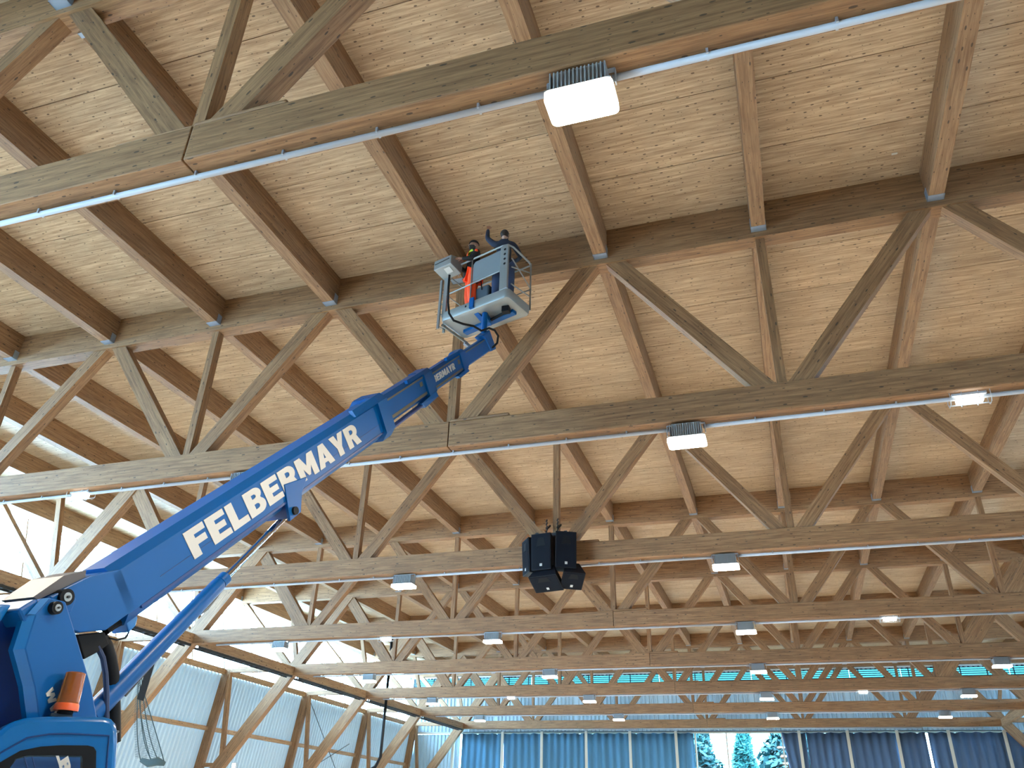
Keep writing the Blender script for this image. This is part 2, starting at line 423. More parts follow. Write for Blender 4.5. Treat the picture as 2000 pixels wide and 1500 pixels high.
# ------------------------------------------------------------------ side walls
wall_dir = V((-29.15-WX, 0, 0.0-WZ)); WL = wall_dir.length; wd = wall_dir/WL
def wallpt(h, s, off=0.0):          # point on the wall plane at height h, moved outwards by off
    f = (WZ-h)/(WZ-0.0); x = WX + f*(-29.15-WX) - .28 - off
    return mx(x, s)
GZ = [WZ-.12, 4.03+CH, 1.35+CH, 0.05]
def corrugated(pA, pB, length, amp=.045, pitch=.29, axis=V((0, 1, 0)), nrm=V((1, 0, 0))):
    """sheet: pA/pB = top and bottom points at one end, runs along axis; one fold every pitch"""
    b = MB(); n = int(round(length/(pitch/4))); prof = [(0, 1), (.32, 1), (.5, -1), (.82, -1)]
    pts = []
    nw = int(length/pitch)
    for i in range(nw):
        for (f, a) in prof: pts.append(((i+f)*pitch, a*amp))
    pts.append((length, amp))
    for i in range(len(pts)-1):
        (u0, a0), (u1, a1) = pts[i], pts[i+1]
        b.quad([pA+axis*u0+nrm*a0, pB+axis*u0+nrm*a0, pB+axis*u1+nrm*a1, pA+axis*u1+nrm*a1])
    return b
for s, side in ((1, 'left'), (-1, 'right')):
    nr = V((1 if s > 0 else -1, 0, 0))
    b = MB(); 
    ytop0, ytop1 = YF, YB+.1
    # low plinth that carries the corrugated sheets
    xw = wallpt(0, s, .15); b.box(xw-.12, xw+.12, ytop0, ytop1, 0, .6)
    wall = struct(b.build('wall_'+side, M['greywall']))
    cache = {}
    for t in range(-1, NT+1):
        y0 = YT(t)+.02 if t > -1 else YF+.1; y1 = min(YT(t+1)-.02, YB)
        if y1-y0 < .3: continue
        for i in range(3):
            key = (i, round(y1-y0, 2))
            if key not in cache:
                me = corrugated(V((wallpt(GZ[i], s), 0, GZ[i]-.02)), V((wallpt(GZ[i+1], s), 0, GZ[i+1]+.02)), y1-y0, nrm=nr).mesh('corrugated_sheet')
                me.materials.append(M['corr']); cache[key] = me
            link('corrugated_sheet', cache[key], wall, (0, y0, 0))
        for i in (1, 2):
            me = MB().beam((wallpt(GZ[i], s, -.13), y0+.1, GZ[i]), (wallpt(GZ[i], s, -.13), y1-.1, GZ[i]), .14, .2, V((1, 0, 0))).mesh('rail'); me.materials.append(M['girt'])
            link('rail', me, wall)
        me = MB().beam((wallpt(WZ, s, -.12), y0, WZ-.02), (wallpt(WZ, s, -.12), y1, WZ-.02), .2, .26, V((1, 0, 0))).mesh('wall_plate'); me.materials.append(M['girt'])
        link('wall_plate', me, wall)
    # clerestory glazing between wall and roof
    wn = MB(); zt_ = ZC-.45
    wn.box(mx(RX, s)-.06, mx(RX, s)+.06, YF, YB, zt_-.02, ZC+.1)
    win = struct(wn.build('window_1' if s > 0 else 'window_2', M['trimwhite']))
    gx0, gx1 = wallpt(WZ, s), mx(RX, s)
    npan = 3; yy = YF+.1; ys = []
    for t in range(-1, NT+1):
        ya = YT(t) if t > -1 else YF; yb = min(YT(t+1), YB)
        for i in range(npan): ys.append((ya+(yb-ya)*i/npan, ya+(yb-ya)*(i+1)/npan))
    f0 = 0.0
    if s < 0:       # the right side is boarded with sheets above a narrow glazed strip
        f0 = .86
    for (ya, yb) in ys:
        if s < 0:
            xm = gx0+(gx1-gx0)*.14; zm = WZ+.1+(zt_-WZ-.1)*.14
            me = corrugated(V((gx1, 0, zt_)), V((xm, 0, zm)), yb-ya, nrm=nr).mesh('corrugated_sheet'); me.materials.append(M['greywall']); link('corrugated_sheet', me, wall, (0, ya, 0))
        g = MB(); g.quad([(gx0, ya, WZ+.12), (gx0, yb, WZ+.12), (gx1, yb, zt_), (gx1, ya, zt_)])
        g.build('pane', M['glass'], win)
        g = MB(); g.beam((gx0-.0, ya, WZ+.1), (gx1, ya, zt_), .06, .09, V((0, 1, 0)))
        g.build('mullion', M['girt'], win)
# white strip at the eave soffit
for s, side in ((1, 'left'), (-1, 'right')):
    e = MB(); x = mx(RX+.32, s); e.box(x-.04, x+.04, YF, YB, ZC-.16, ZC-.02)
    struct(e.build('trim_1' if s > 0 else 'trim_2', M['trimwhite']))

# ------------------------------------------------------------------ back wall: corrugated above, louvred band, glazing with curtains below
LZ0, LZ1, CZ = 9.38+CH, 10.32+CH, 6.36+CH
PX = [-28.3, -24.28, -20.96, -17.9, -14.55, -11.34, -8.08, -4.65, -1.0, .17, 3.23, 6.26, 9.31, 12.5, 16.6]
bw = MB(); xl, xr = -29.4, 2*XC+29.4
bw.box(xl, xr, YB+.1, YB+.22, CZ-.12, CZ+.02); bw.box(xl, xr, YB+.1, YB+.22, 0, 1.0)
bw.box(13.6, xr, YB+.14, YB+.2, 0, CZ)
wall_back = struct(bw.build('wall_back', M['corr']))
edges = [-29.2]+[XK(k) for k in range(9, -4, -1)]+[2*XC+29.2]
for i in range(len(edges)-1):
    for (za, zb) in ((LZ0-.03, CZ-.11), (ZC-.02, LZ1-.06)):
        L = edges[i+1]-edges[i]
        me = corrugated(V((0, 0, za)), V((0, 0, zb)), L+.0, pitch=.30, axis=V((1, 0, 0)), nrm=V((0, -1, 0))).mesh('corrugated_sheet'); me.materials.append(M['corr'])
        link('corrugated_sheet', me, wall_back, (edges[i], YB+.06, 0))
for (xa, xb) in ((-28.9, -24.5),):
    me = corrugated(V((0, 0, CZ-.15)), V((0, 0, .1)), xb-xa, pitch=.30, axis=V((1, 0, 0)), nrm=V((0, -1, 0))).mesh('corrugated_sheet'); me.materials.append(M['corr'])
    link('corrugated_sheet', me, wall_back, (xa, YB+.06, 0))
for z, h, m_ in ((CZ-.06, .14, 'paleframe'), (LZ0-.02, .1, 'paleframe'), (LZ1+.08, .12, 'trimwhite'), (7.1+CH, .0, 'girt')):
    if h: MB().beam((-28.9, YB-.02, z), (2*XC+28.9, YB-.02, z), .08, h, V((0, 1, 0))).build('rail', M[m_], wall_back)
lw = MB(); lw.box(-28.8, -28.7, YB, YB+.1, LZ0, LZ1)
lou = struct(lw.build('window_3', M['darkmetal']))
for x in [-28.6+1.58*i for i in range(29)]:
    MB().box(x-.03, x+.03, YB-.02, YB+.08, LZ0, LZ1).build('mullion', M['darkmetal'], lou)
for i in range(7):
    z = LZ0+.07+i*.135
    MB().beam((-28.7, YB+.03, z), (2*XC+28.7, YB+.06, z), .03, .05, V((0, 1, 0))).build('slat', M['darkmetal'], lou)
for i in range(14):
    xa = -28.7+i*3.27
    g = MB(); g.quad([(xa, YB+.1, LZ0), (xa+3.25, YB+.1, LZ0), (xa+3.25, YB+.1, LZ1), (xa, YB+.1, LZ1)]); g.build('pane', M['louvreglass'], lou)
# big window behind the curtains
wf = MB(); wf.box(-24.9, 13.6, YB+.05, YB+.15, CZ-.1, CZ)
bigw = struct(wf.build('window_4', M['paleframe']))
gx = [-24.9, -20.96, -17.9, -14.55, -11.34, -8.08, -6.79, -4.65, -.96, .17, 3.23, 6.26, 9.31, 12.5]
for i, x in enumerate(gx):
    yy_ = YB-.42 if x not in (-6.79, -.96, -4.65) else YB-.02
    MB().beam((x, yy_, .0), (x, yy_, CZ-.02), .10, .19 if yy_ < YB-.1 else .10, V((0, 1, 0))).build('mullion', M['paleframe'], bigw)
for i in range(len(gx)-1):
    g = MB(); g.quad([(gx[i], YB+.1, 1), (gx[i+1], YB+.1, 1), (gx[i+1], YB+.1, CZ), (gx[i], YB+.1, CZ)]); g.build('pane', M['glass'], bigw)
# front wall behind the camera, plain
b = MB(); b.box(-16, 2*XC+29.4, YF-.2, YF, 0, ZC+.3); b.box(-29.4, -16, YF-.2, YF, 6.5, ZC+.3); b.box(-29.4, -28.4, YF-.2, YF, 0, 6.5)
struct(b.build('wall_front', M['greywall']))      # unseen opening added at its left end, lets sky light onto the near trusses

# curtains
def curtain(xa, xb, label, slack=0.0, xa2=None, xb2=None):
    n = max(12, int((xb-xa)*16)); rows = 9; me_v = []; me_f = []
    rr = random.Random(int(xa*100)); ph = rr.uniform(0, 6)
    z0, z1 = .35, CZ-.10
    for r in range(rows+1):
        f = r/rows; z = z1+(z0-z1)*f
        a_, b_ = xa+(xa2-xa)*f if xa2 is not None else xa, xb+(xb2-xb)*f if xb2 is not None else xb
        for i in range(n+1):
            g = i/n; x = a_+(b_-a_)*g
            ph2 = g*(xb-xa)*2*math.pi/.52 + ph + .9*math.sin(2.2*g+f*1.5+ph)
            d = (.07+.05*f)*math.copysign(abs(math.sin(ph2))**.7, math.sin(ph2)) + .04*math.sin(ph2*.37+f*3)
            sag = (.06*abs(math.sin(g*(xb-xa)*math.pi/.8)) if r == 0 else 0)
            me_v.append((x, YB-.22+d, z-sag))
    for r in range(rows):
        for i in range(n):
            k = r*(n+1)+i; me_f.append((k, k+1, k+n+2, k+n+1))
    me = bpy.data.meshes.new('curtain'); me.from_pydata(me_v, [], me_f); me.materials.append(M['curtain_backlit' if xa < -6 else 'curtain'])
    me.polygons.foreach_set('use_smooth', [True]*len(me.polygons))
    o = link('curtain', me); so = o.modifiers.new('th', 'SOLIDIFY'); so.thickness = .012
    return tag(o, label, 'curtain', 'curtains on the end wall')
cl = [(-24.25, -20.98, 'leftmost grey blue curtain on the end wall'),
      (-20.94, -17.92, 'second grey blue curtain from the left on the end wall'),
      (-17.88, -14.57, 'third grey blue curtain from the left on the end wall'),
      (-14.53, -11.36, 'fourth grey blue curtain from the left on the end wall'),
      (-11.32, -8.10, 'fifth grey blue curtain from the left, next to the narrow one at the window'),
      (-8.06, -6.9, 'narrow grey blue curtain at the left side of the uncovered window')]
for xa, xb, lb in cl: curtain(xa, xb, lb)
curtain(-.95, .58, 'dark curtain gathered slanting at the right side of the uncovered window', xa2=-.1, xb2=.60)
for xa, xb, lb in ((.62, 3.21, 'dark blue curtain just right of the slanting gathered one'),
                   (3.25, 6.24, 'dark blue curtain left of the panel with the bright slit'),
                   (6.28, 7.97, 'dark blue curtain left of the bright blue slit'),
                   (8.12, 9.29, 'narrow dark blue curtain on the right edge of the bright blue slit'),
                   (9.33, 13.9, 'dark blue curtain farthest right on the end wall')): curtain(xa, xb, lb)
o = MB().tube([(-24.2, YB-.22, CZ-.03), (13, YB-.22, CZ-.03)], .03, 6).build('curtain_rail', M['darkmetal'])
tag(o, 'thin metal curtain rail along the top of the end wall curtains', 'rail')

# ------------------------------------------------------------------ outside: trees beyond the window
def tree(x, y, h, r, label, mt, seed):
    T = thing('tree', label, 'tree', (x, y, 0), 'trees seen through the end window')
    rr = random.Random(seed)
    MB().tube([(0, 0, 0), (.1, 0, h*.5), (0, .1, h*.95)], [.28, .17, .04], 7).build('trunk', M['bark'], T)
    b = MB()
    for i in range(7000):
        f = rr.random()**.8; z = .8+f*(h-.8); rad = r*(1-f)**.75+.15
        a = rr.uniform(0, 6.283); q = rad*math.sqrt(rr.random())*(1+.28*math.sin(a*3+z*2.1))
        c = V((q*math.cos(a), q*math.sin(a), z-.3*q)); s_ = rr.uniform(.20, .50)
        u = V((rr.gauss(0, 1), rr.gauss(0, 1), rr.gauss(0, .6))).normalized(); v = u.orthogonal().normalized()
        b.quad([c-u*s_, c+v*s_*.5, c+u*s_, c-v*s_*.5])
    stuff(b.build('foliage', mt, T))
tree(-8.3, 73, 10.6, 4.2, 'teal green tree outside, filling the left part of the end window', M['leaf'], 1)
tree(-4.6, 80, 10.2, 1.8, 'slim pale green tree outside, just right of the window mullion', M['leaf2'], 2)
tree(-.3, 72.0, 11.2, 5.0, 'teal green tree outside, filling the right part of the end window', M['leaf'], 3)
g = MB(); g.quad([(-120, YB+.4, -.05), (110, YB+.4, -.05), (110, 200, -.05), (-120, 200, -.05)])
struct(g.build('ground_outside', M['ground']))

# ================================================================== LAMPS AND CONDUITS
def highbay_meshes():
    body = MB(); body.box(-.25, .25, -.15, .15, -.255, -.0); 
    fins = MB()
    for i in range(15):
        x = -.27+i*.54/14
        fins.box(x-.007, x+.007, -.18, .18, -.26, -.02)
    rim = MB(); rim.box(-.325, .325, -.19, .19, -.275, -.255)
    P = []
    hw, hd, rc = .335, .20, .06
    pts = []
    for (cx, cy, a0) in ((hw-rc, hd-rc, 0), (-hw+rc, hd-rc, 90), (-hw+rc, -hd+rc, 180), (hw-rc, -hd+rc, 270)):
        for i in range(5):
            a = math.radians(a0+i*22.5); pts.append(V((cx+rc*math.cos(a), cy+rc*math.sin(a), -.345)))
    dif = MB(); dif.prism(pts, V((0, 0, .07)))
    br = MB(); br.beam((-.34, 0, -.16), (-.34, 0, .03), .05, .012, V((0, 1, 0))); br.beam((-.34, 0, .035), (.34, 0, .035), .05, .012, V((0, 1, 0))); br.beam((.34, 0, -.16), (.34, 0, .03), .05, .012, V((0, 1, 0)))
    out = []
    for nm, b_, m_ in (('housing', body, 'housing'), ('cooling_fins', fins, 'housing'), ('rim', rim, 'housing'), ('diffuser', dif, 'glow'), ('bracket', br, 'steel')):
        me = b_.mesh(nm); me.materials.append(M[m_])
        if nm == 'diffuser':
            me.materials.append(M['glow_side'])
            for p in me.polygons: p.material_index = 0 if p.normal.z < -.5 else 1
        out.append((nm, me))
    return out
HBM = highbay_meshes()
LX = [-19.7, -10.45, -1.2, 8.06]
ln = {0: 'leftmost', 1: 'second from left', 2: 'second from right', 3: 'rightmost'}
extra = {(1, 2): 'brightest and nearest square lamp, glaring under the first truss',
         (2, 2): 'square lit lamp with grey finned housing under the second truss',
         (2, 1): 'lamp half hidden behind the blue boom, under the second truss',
         (3, 1): 'lamp under the third truss, left of the loudspeakers',
         (3, 2): 'lamp under the third truss, right of the loudspeakers'}
for t in range(1, 8):
    for i, x in enumerate(LX):
        y = YT(t)
        # skip the ones the photograph shows nothing of
        p = V((x, y, HB))-V((0, 0, CH)); dd = p.dot(FW)
        px = 1000+F_PX*p.dot(RT)/dd; py = 750-F_PX*p.dot(UP)/dd
        if not (-40 < px < 2040 and -40 < py < 1540) : 
            if t > 3: continue
        lb = extra.get((t, i), f'lit square hall lamp under the {ORD[t]} truss, {ln[i]} of the four on it')
        L = thing('hall_lamp', lb, 'lamp', (x, y, HB-.045), 'square hall lamps under the trusses')
        for nm, me in HBM: link(nm, me, L)
gm = []
b = MB(); b.box(-.2, .2, -.06, .06, -.12, -.02)
me = b.mesh('diffuser'); me.materials.append(M['glow_small']); gm.append(('diffuser', me))
b = MB(); b.box(-.26, .26, -.08, .08, -.02, .02); me = b.mesh('base'); me.materials.append(M['conduit']); gm.append(('base', me))
b = MB()
for x in (-.3, -.12, .12, .3): b.tube([(x, -.12, .02), (x, -.12, -.1), (x, -.06, -.17), (x, .06, -.17), (x, .12, -.1), (x, .12, .02)], .006, 5)
for y in (-.12, .12, 0): b.tube([(-.3, y, -.1 if y else -.17), (.3, y, -.1 if y else -.17)], .006, 5)
me = b.mesh('wire_guard'); me.materials.append(M['steel']); gm.append(('wire_guard', me))
for t in (2, 4, 6):
    for x, sd in ((3.41, 'right'), (-14.95, 'left')):
        L = thing('guarded_lamp', f'small long lamp in a wire guard on the {sd} part of the {ORD[t]} truss', 'lamp', (x, YT(t)+.05, HB-.022), 'small guarded lamps')
        for nm, me in gm: link(nm, me, L)
for t in range(1, 9):
    y = YT(t)+.06; xs_ = [KX+.8]+sorted([x for x in LX])+[2*XC-KX-.8]
    c = thing('conduit', f'pale grey cable conduit clipped along the underside of the {ORD[t]} truss', 'conduit', (XC, y, HB-.055), 'conduits under the trusses')
    for xa, xb in zip(xs_[:-1], xs_[1:]):
        MB().tube([(xa-XC+.30, 0, 0), (xb-XC-.30, 0, 0)], .036, 10).build('pipe', M['conduit'], c, True)
    if t <= 3:
        n = 24
        cm = MB(); cm.box(-.012, .012, -.05, .05, -.012, .054); cme = cm.mesh('clip'); cme.materials.append(M['steel'])
        for i in range(int(36/1.15)):
            x = -17.2+i*1.15
            if min(abs(x+XC-l) for l in LX) < .45: continue
            link('clip', cme, c, (x, 0, 0))

# ================================================================== LOUDSPEAKERS
def speaker(loc, ax, tilt, w, h, d, label, port=True):
    T = thing('loudspeaker', label, 'loudspeaker', loc, 'loudspeakers of the hanging cluster')
    T.rotation_euler = (tilt, 0, ax)
    b = MB(); fw_, bw_ = w/2, w/2*.62
    b.prism([V((-fw_, -d/2, -h/2)), V((fw_, -d/2, -h/2)), V((bw_, d/2, -h/2)), V((-bw_, d/2, -h/2))], V((0, 0, h)))
    bevel(b.build('cabinet', M['speaker'], T), .015)
    g = MB(); g.box(-fw_+.03, fw_-.03, -d/2-.012, -d/2+.0, -h/2+.03, h/2-.03); g.build('grille', M['grille'], T)
    g = MB(); g.box(-.035, .035, -d/2-.02, -d/2-.012, -h/2+.10, -h/2+.17); g.build('badge', M['white'], T)
    g = MB(); g.prism([V((-fw_*.45, -d/2-.022, h*.15)), V((fw_*.45, -d/2-.022, h*.15)), V((fw_*.28, -d/2-.012, h*.38)), V((-fw_*.28, -d/2-.012, h*.38))], V((0, .01, 0)))
    g.build('horn', M['black'], T)
SY = 20.72
speaker((-6.30, SY+.02, 6.57+CH), -.95, .05, .56, .98, .45, 'loudspeaker on the left side of the cluster, turned left')
speaker((-5.93, SY-.18, 6.60+CH), -.12, .05, .58, 1.0, .45, 'upper middle loudspeaker of the cluster, facing the camera')
speaker((-5.36, SY-.15, 6.62+CH), .42, .05, .58, 1.0, .45, 'upper right loudspeaker of the cluster')
speaker((-5.86, SY-.05, 5.93+CH), -.2, 1.0, .85, .58, .40, 'lower left loudspeaker of the cluster, tipped to the floor')
speaker((-5.22, SY+.02, 5.98+CH), .5, .95, .62, .58, .40, 'lower right loudspeaker of the cluster, tipped to the floor')
rg = thing('speaker_rig', 'black steel frame with chains that carries the loudspeaker cluster', 'rig', (-5.75, SY+.1, 7.12+CH))
MB().box(-.5, .5, -.06, .06, 0.03, .12).box(-.45, -.37, -.25, .25, .03, .09).box(.37, .45, -.25, .25, .03, .09).box(-.04, .04, .05, .11, -1.2, .05).build('frame', M['darkmetal'], rg)
for x in (-.22, .10):
    b = MB()
    for i in range(9): b.beam((x+.03*(i % 2), .04, .10+i*.052), (x-.03*(i % 2)+.01, .1, .15+i*.052), .05, .022)
    b.build('chain', M['darkmetal'], rg)
    MB().beam((x, .1, .3), (x, .46, .52), .03, .05, V((1, 0, 0))).build('strap', M['black'], rg)

# ================================================================== AERIAL PLATFORM TRUCK
PB = V((0, 0, CH)) + V((-5.34998, 6.16976, 2.54118))      # point on the upper edge of the boom's side face
BD = V((0.074270, 0.719285, 0.690733)).normalized()
BN = V((0.994711, -0.102709, 0)); BU = V((-0.070945, -0.687081, 0.723109)).normalized()
KB = 0.955
def bl(s, n, u): return V((0, 0, CH)) + (PB-V((0, 0, CH))+BD*s+BN*n+BU*u)*KB
truck = thing('aerial_platform_truck', 'blue boom lift truck with large white lettering and a work basket', 'truck', (-5.6, 4.6, 0))
def tpart(name, mb, m_, parent=None, sm=False, bev=0):
    o = mb.build(name, M[m_]); o.parent = parent or truck
    o.data.transform(Matrix.Translation(-truck.location))     # parts are drawn in the truck's own frame
    if bev: bevel(o, bev)
    if sm: smooth(o)
    return o
def section(name, s0, s1, u0, u1, n0, n1, ct, cb, m_='blue'):
    """boom profile: side face between u0 (top) and u1 (bottom), n0..n1 across, chamfers ct top, cb bottom"""
    prof = [(n1, u0), (n1-ct, u0+ct), (n0+ct, u0+ct), (n0, u0), (n0, u1), (n0+cb, u1-cb), (n1-cb, u1-cb), (n1, u1)]
    b = MB(); b.prism([bl(s0, n, u) for n, u in prof], BD*(s1-s0)); return tpart(name, b, m_)
main = section('main_boom', -1.05, 3.86, 0, -.385, -.40, 0, .07, .10)
# seams and grooves on the side face
tpart('lower_groove', MB().prism([bl(-.9, .004, -.386), bl(3.8, .004, -.386), bl(3.8, .004, -.412), bl(-.9, .004, -.412)], BN*-.03), 'bluedark', main)
tpart('weld_seam', MB().prism([bl(-.6, .003, -.262), bl(3.8, .003, -.262), bl(3.8, .003, -.267), bl(-.6, .003, -.267)], BN*-.01), 'bluedark', main)
# collars and telescoping sections
def collar(s0, s1, u0, u1, n0, n1, ct=.08, cb=.1):
    c = section('collar', s0, s1, u0, u1, n0, n1, ct, cb); return c
collar(3.80, 4.06, .03, -.42, -.44, .05, .09, .11)
c1 = MB()
c1.prism([bl(3.22, .02, .02), bl(3.85, .05, .03), bl(3.85, -.02, .125), bl(3.25, -.03, .11)], BN*-.06); tpart('slide_pad_housing', c1, 'blue')
c1 = MB(); c1.prism([bl(3.86, -.05, .125), bl(4.2, -.08, .07), bl(4.2, -.33, .07), bl(3.86, -.36, .125)], BU*-.1); tpart('wear_plate', c1, 'bluedark')
s2 = section('second_boom', 3.9, 5.75, -.03, -.33, -.34, -.07, .06, .06)
tpart('slide_rail', MB().prism([bl(4.25, -.066, -.035), bl(5.55, -.066, -.035), bl(5.55, -.066, -.062), bl(4.25, -.066, -.062)], BN*-.02), 'slide', s2)
tpart('slide_rail', MB().prism([bl(4.25, -.066, -.29), bl(5.6, -.066, -.29), bl(5.6, -.066, -.335), bl(4.25, -.066, -.335)], BN*-.02), 'slide', s2)
tpart('access_plate', MB().prism([bl(5.36, -.066, -.10), bl(5.46, -.066, -.10), bl(5.46, -.066, -.17), bl(5.36, -.066, -.17)], BN*-.01), 'slide', s2)
collar(5.52, 5.80, -.02, -.37, -.36, -.03, .06, .08)
c1 = MB(); c1.prism([bl(4.95, -.04, .0), bl(5.55, -.03, .0), bl(5.55, -.06, .05), bl(5.0, -.07, .05)], BN*-.05); tpart('slide_pad_housing', c1, 'blue')
c1 = MB(); c1.prism([bl(5.2, -.04, -.40), bl(5.75, -.02, -.36), bl(5.78, -.02, -.46), bl(5.3, -.05, -.50)], BN*-.09); tpart('lower_bracket', c1, 'blue')
tpart('feed_tube', MB().tube([bl(4.0, -.10, -.46), bl(5.4, -.10, -.44)], .035, 10), 'bluedark', None, True)
s3 = section('third_boom', 5.7, 7.40, -.09, -.36, -.31, -.11, .05, .05)
tpart('slide_rail', MB().prism([bl(5.85, -.106, -.09), bl(7.2, -.106, -.09), bl(7.2, -.106, -.112), bl(5.85, -.106, -.112)], BN*-.02), 'slide', s3)
tpart('slide_rail', MB().prism([bl(5.85, -.106, -.325), bl(7.2, -.106, -.325), bl(7.2, -.106, -.36), bl(5.85, -.106, -.36)], BN*-.02), 'slide', s3)
tpart('access_plate', MB().prism([bl(7.04, -.106, -.15), bl(7.13, -.106, -.15), bl(7.13, -.106, -.23), bl(7.04, -.106, -.23)], BN*-.01), 'slide', s3)
collar(7.17, 7.36, -.06, -.38, -.33, -.08, .05, .06)
c1 = MB(); c1.prism([bl(6.6, -.09, -.045), bl(7.2, -.08, -.05), bl(7.2, -.1, -.01), bl(6.65, -.11, -.0)], BN*-.05); tpart('slide_pad_housing', c1, 'blue')
c1 = MB(); c1.prism([bl(6.85, -.09, -.40), bl(7.3, -.07, -.37), bl(7.33, -.07, -.44), bl(6.95, -.1, -.46)], BN*-.07); tpart('lower_bracket', c1, 'blue')
s4 = section('fourth_boom', 7.3, 8.80, -.12, -.36, -.28, -.15, .03, .03, 'blue')
tpart('slide_rail', MB().prism([bl(7.45, -.146, -.115), bl(8.6, -.146, -.115), bl(8.6, -.146, -.135), bl(7.45, -.146, -.135)], BN*-.02), 'slide', s4)
tpart('boom_head', MB().prism([bl(8.5, -.13, -.02), bl(8.95, -.13, .0), bl(9.02, -.13, -.42), bl(8.74, -.13, -.40), bl(8.62, -.13, -.12)], BN*-.18), 'blue', None, False, .02)
# lettering (flat vinyl on the boom)
GL = {
 'F': (0.82, [[(0,0),(0,1),(.82,1),(.82,.76),(.34,.76),(.34,.62),(.76,.62),(.76,.38),(.34,.38),(.34,0)]]),
 'E': (0.84, [[(0,0),(0,1),(.82,1),(.82,.77),(.34,.77),(.34,.62),(.74,.62),(.74,.39),(.34,.39),(.34,.23),(.84,.23),(.84,0)]]),
 'L': (0.80, [[(0,0),(0,1),(.34,1),(.34,.25),(.80,.25),(.80,0)]]),
 'B': (0.88, None), 'R': (0.92, None),
 'M': (1.12, [[(0,0),(0,1),(.34,1),(.56,.55),(.78,1),(1.12,1),(1.12,0),(.80,0),(.80,.48),(.62,.12),(.50,.12),(.32,.48),(.32,0)]]),
 'A': (1.02, [[(0,0),(.34,1),(.68,1),(1.02,0),(.68,0),(.62,.17),(.40,.17),(.34,0)], [(.45,.36),(.57,.36),(.51,.62)]]),
 'Y': (0.96, [[(.31,0),(.31,.38),(0,1),(.36,1),(.48,.66),(.60,1),(.96,1),(.65,.38),(.65,0)]]),
 'W': (1.3, [[(0,1),(.2,0),(.5,0),(.65,.55),(.8,0),(1.1,0),(1.3,1),(1.0,1),(.93,.5),(.78,1),(.52,1),(.37,.5),(.3,1)]]),
}
def arc(cx, cy, rx, ry, a0, a1, n=9):
    return [(cx+rx*math.cos(math.radians(a0+(a1-a0)*i/n)), cy+ry*math.sin(math.radians(a0+(a1-a0)*i/n))) for i in range(n+1)]
GL['B'] = (.88, [[(0,0),(0,1)]+arc(.52,.76,.32,.24,90,-50)+arc(.54,.29,.34,.29,50,-90), [(.34,.62)]+arc(.46,.70,.10,.08,-90,90,5)+[(.34,.78)], [(.34,.21)]+arc(.46,.31,.12,.10,-90,90,5)+[(.34,.41)]])
GL['R'] = (.94, [[(0,0),(0,1)]+arc(.52,.69,.36,.31,90,-52)+[(.94,0),(.56,0),(.42,.36),(.34,.36),(.34,0)], [(.34,.58)]+arc(.46,.685,.12,.105,-90,90,5)+[(.34,.79)]])
def text_mesh(txt, first_clip=0.0, gap=.07):
    cu = bpy.data.curves.new('tmp', 'CURVE'); cu.dimensions = '2D'; cu.fill_mode = 'BOTH'; cu.extrude = .004; x = 0
    for ci, ch in enumerate(txt):
        wd_, loops = GL[ch]
        for lp in loops:
            if ci == 0 and first_clip: lp = [(max(px, first_clip), py) for px, py in lp]
            sp = cu.splines.new('POLY'); sp.points.add(len(lp)-1); sp.use_cyclic_u = True
            for i, (px, py) in enumerate(lp): sp.points[i].co = (x+px, py, 0, 1)
        x += wd_+gap
    ob = bpy.data.objects.new('tmp', cu); COL.objects.link(ob)
    bpy.context.view_layer.update()
    me = bpy.data.meshes.new_from_object(ob.evaluated_get(bpy.context.evaluated_depsgraph_get()))
    bpy.data.objects.remove(ob); return me, x-gap
def lettering(txt, P, ex, ey, nrm, width, height, parent, clip=0.0, shear=0.0, mt='white', name='lettering', label=None):
    me, L = text_mesh(txt, clip)
    me.transform(Matrix(((width/L, shear, 0, 0), (0, height, 0, 0), (0, 0, 1, 0), (0, 0, 0, 1))))
    R = Matrix.Identity(4)
    for i in range(3): R[i][0], R[i][1], R[i][2], R[i][3] = ex[i], ey[i], nrm[i], P[i]
    me.transform(R); me.transform(Matrix.Translation(-truck.location)); me.materials.clear(); me.materials.append(M[mt])
    o = link(name, me, parent)
    if label: o['label'] = label
    return o
lettering('FELBERMAYR', bl(-.165, .002, -.322), BD, BU, BN, 3.36*KB, .288*KB, main, shear=-.03, label='white lettering FELBERMAYR on the main boom')
lettering('BERMAYR', bl(5.94, -.108, -.262), BD, BU, BN, .93*KB, .115*KB, s3, clip=.45, label='small white lettering on the third boom, its first letters hidden')
# lift cylinder and its bracket
for n in (.02, -.42):
    tpart('cylinder_bracket', MB().prism([bl(1.41, n, -.20), bl(1.84, n, -.28), bl(1.66, n, -.41), bl(1.53, n, -.60), bl(1.30, n, -.61), bl(1.36, n, -.38)], BN*-.04), 'blue', None, False, .008)
tpart('bracket_web', MB().prism([bl(1.36, -.02, -.38), bl(1.60, -.02, -.38), bl(1.50, -.02, -.56), bl(1.32, -.02, -.58)], BN*-.36), 'bluedark')
tpart('pin', MB().tube([bl(1.42, -.44, -.535), bl(1.42, .05, -.535)], .045, 16), 'black', None, True)
cA, cB, cC = bl(1.50, -.2, -.62), bl(.233, -.2, -.777), bl(-1.58, -.2, -1.01)
tpart('piston_rod', MB().tube([cA, cB], .036, 20), 'chrome', None, True)
tpart('cylinder_barrel', MB().tube([cB, cB+(cC-cB)*.02, cB+(cC-cB)*.5, cC], [.06, .072, .082, .088], 24), 'blue', None, True)
tpart('gland_nut', MB().tube([cB+(cA-cB)*.0, cB+(cA-cB).normalized()*.09], .066, 20), 'blue', None, True)
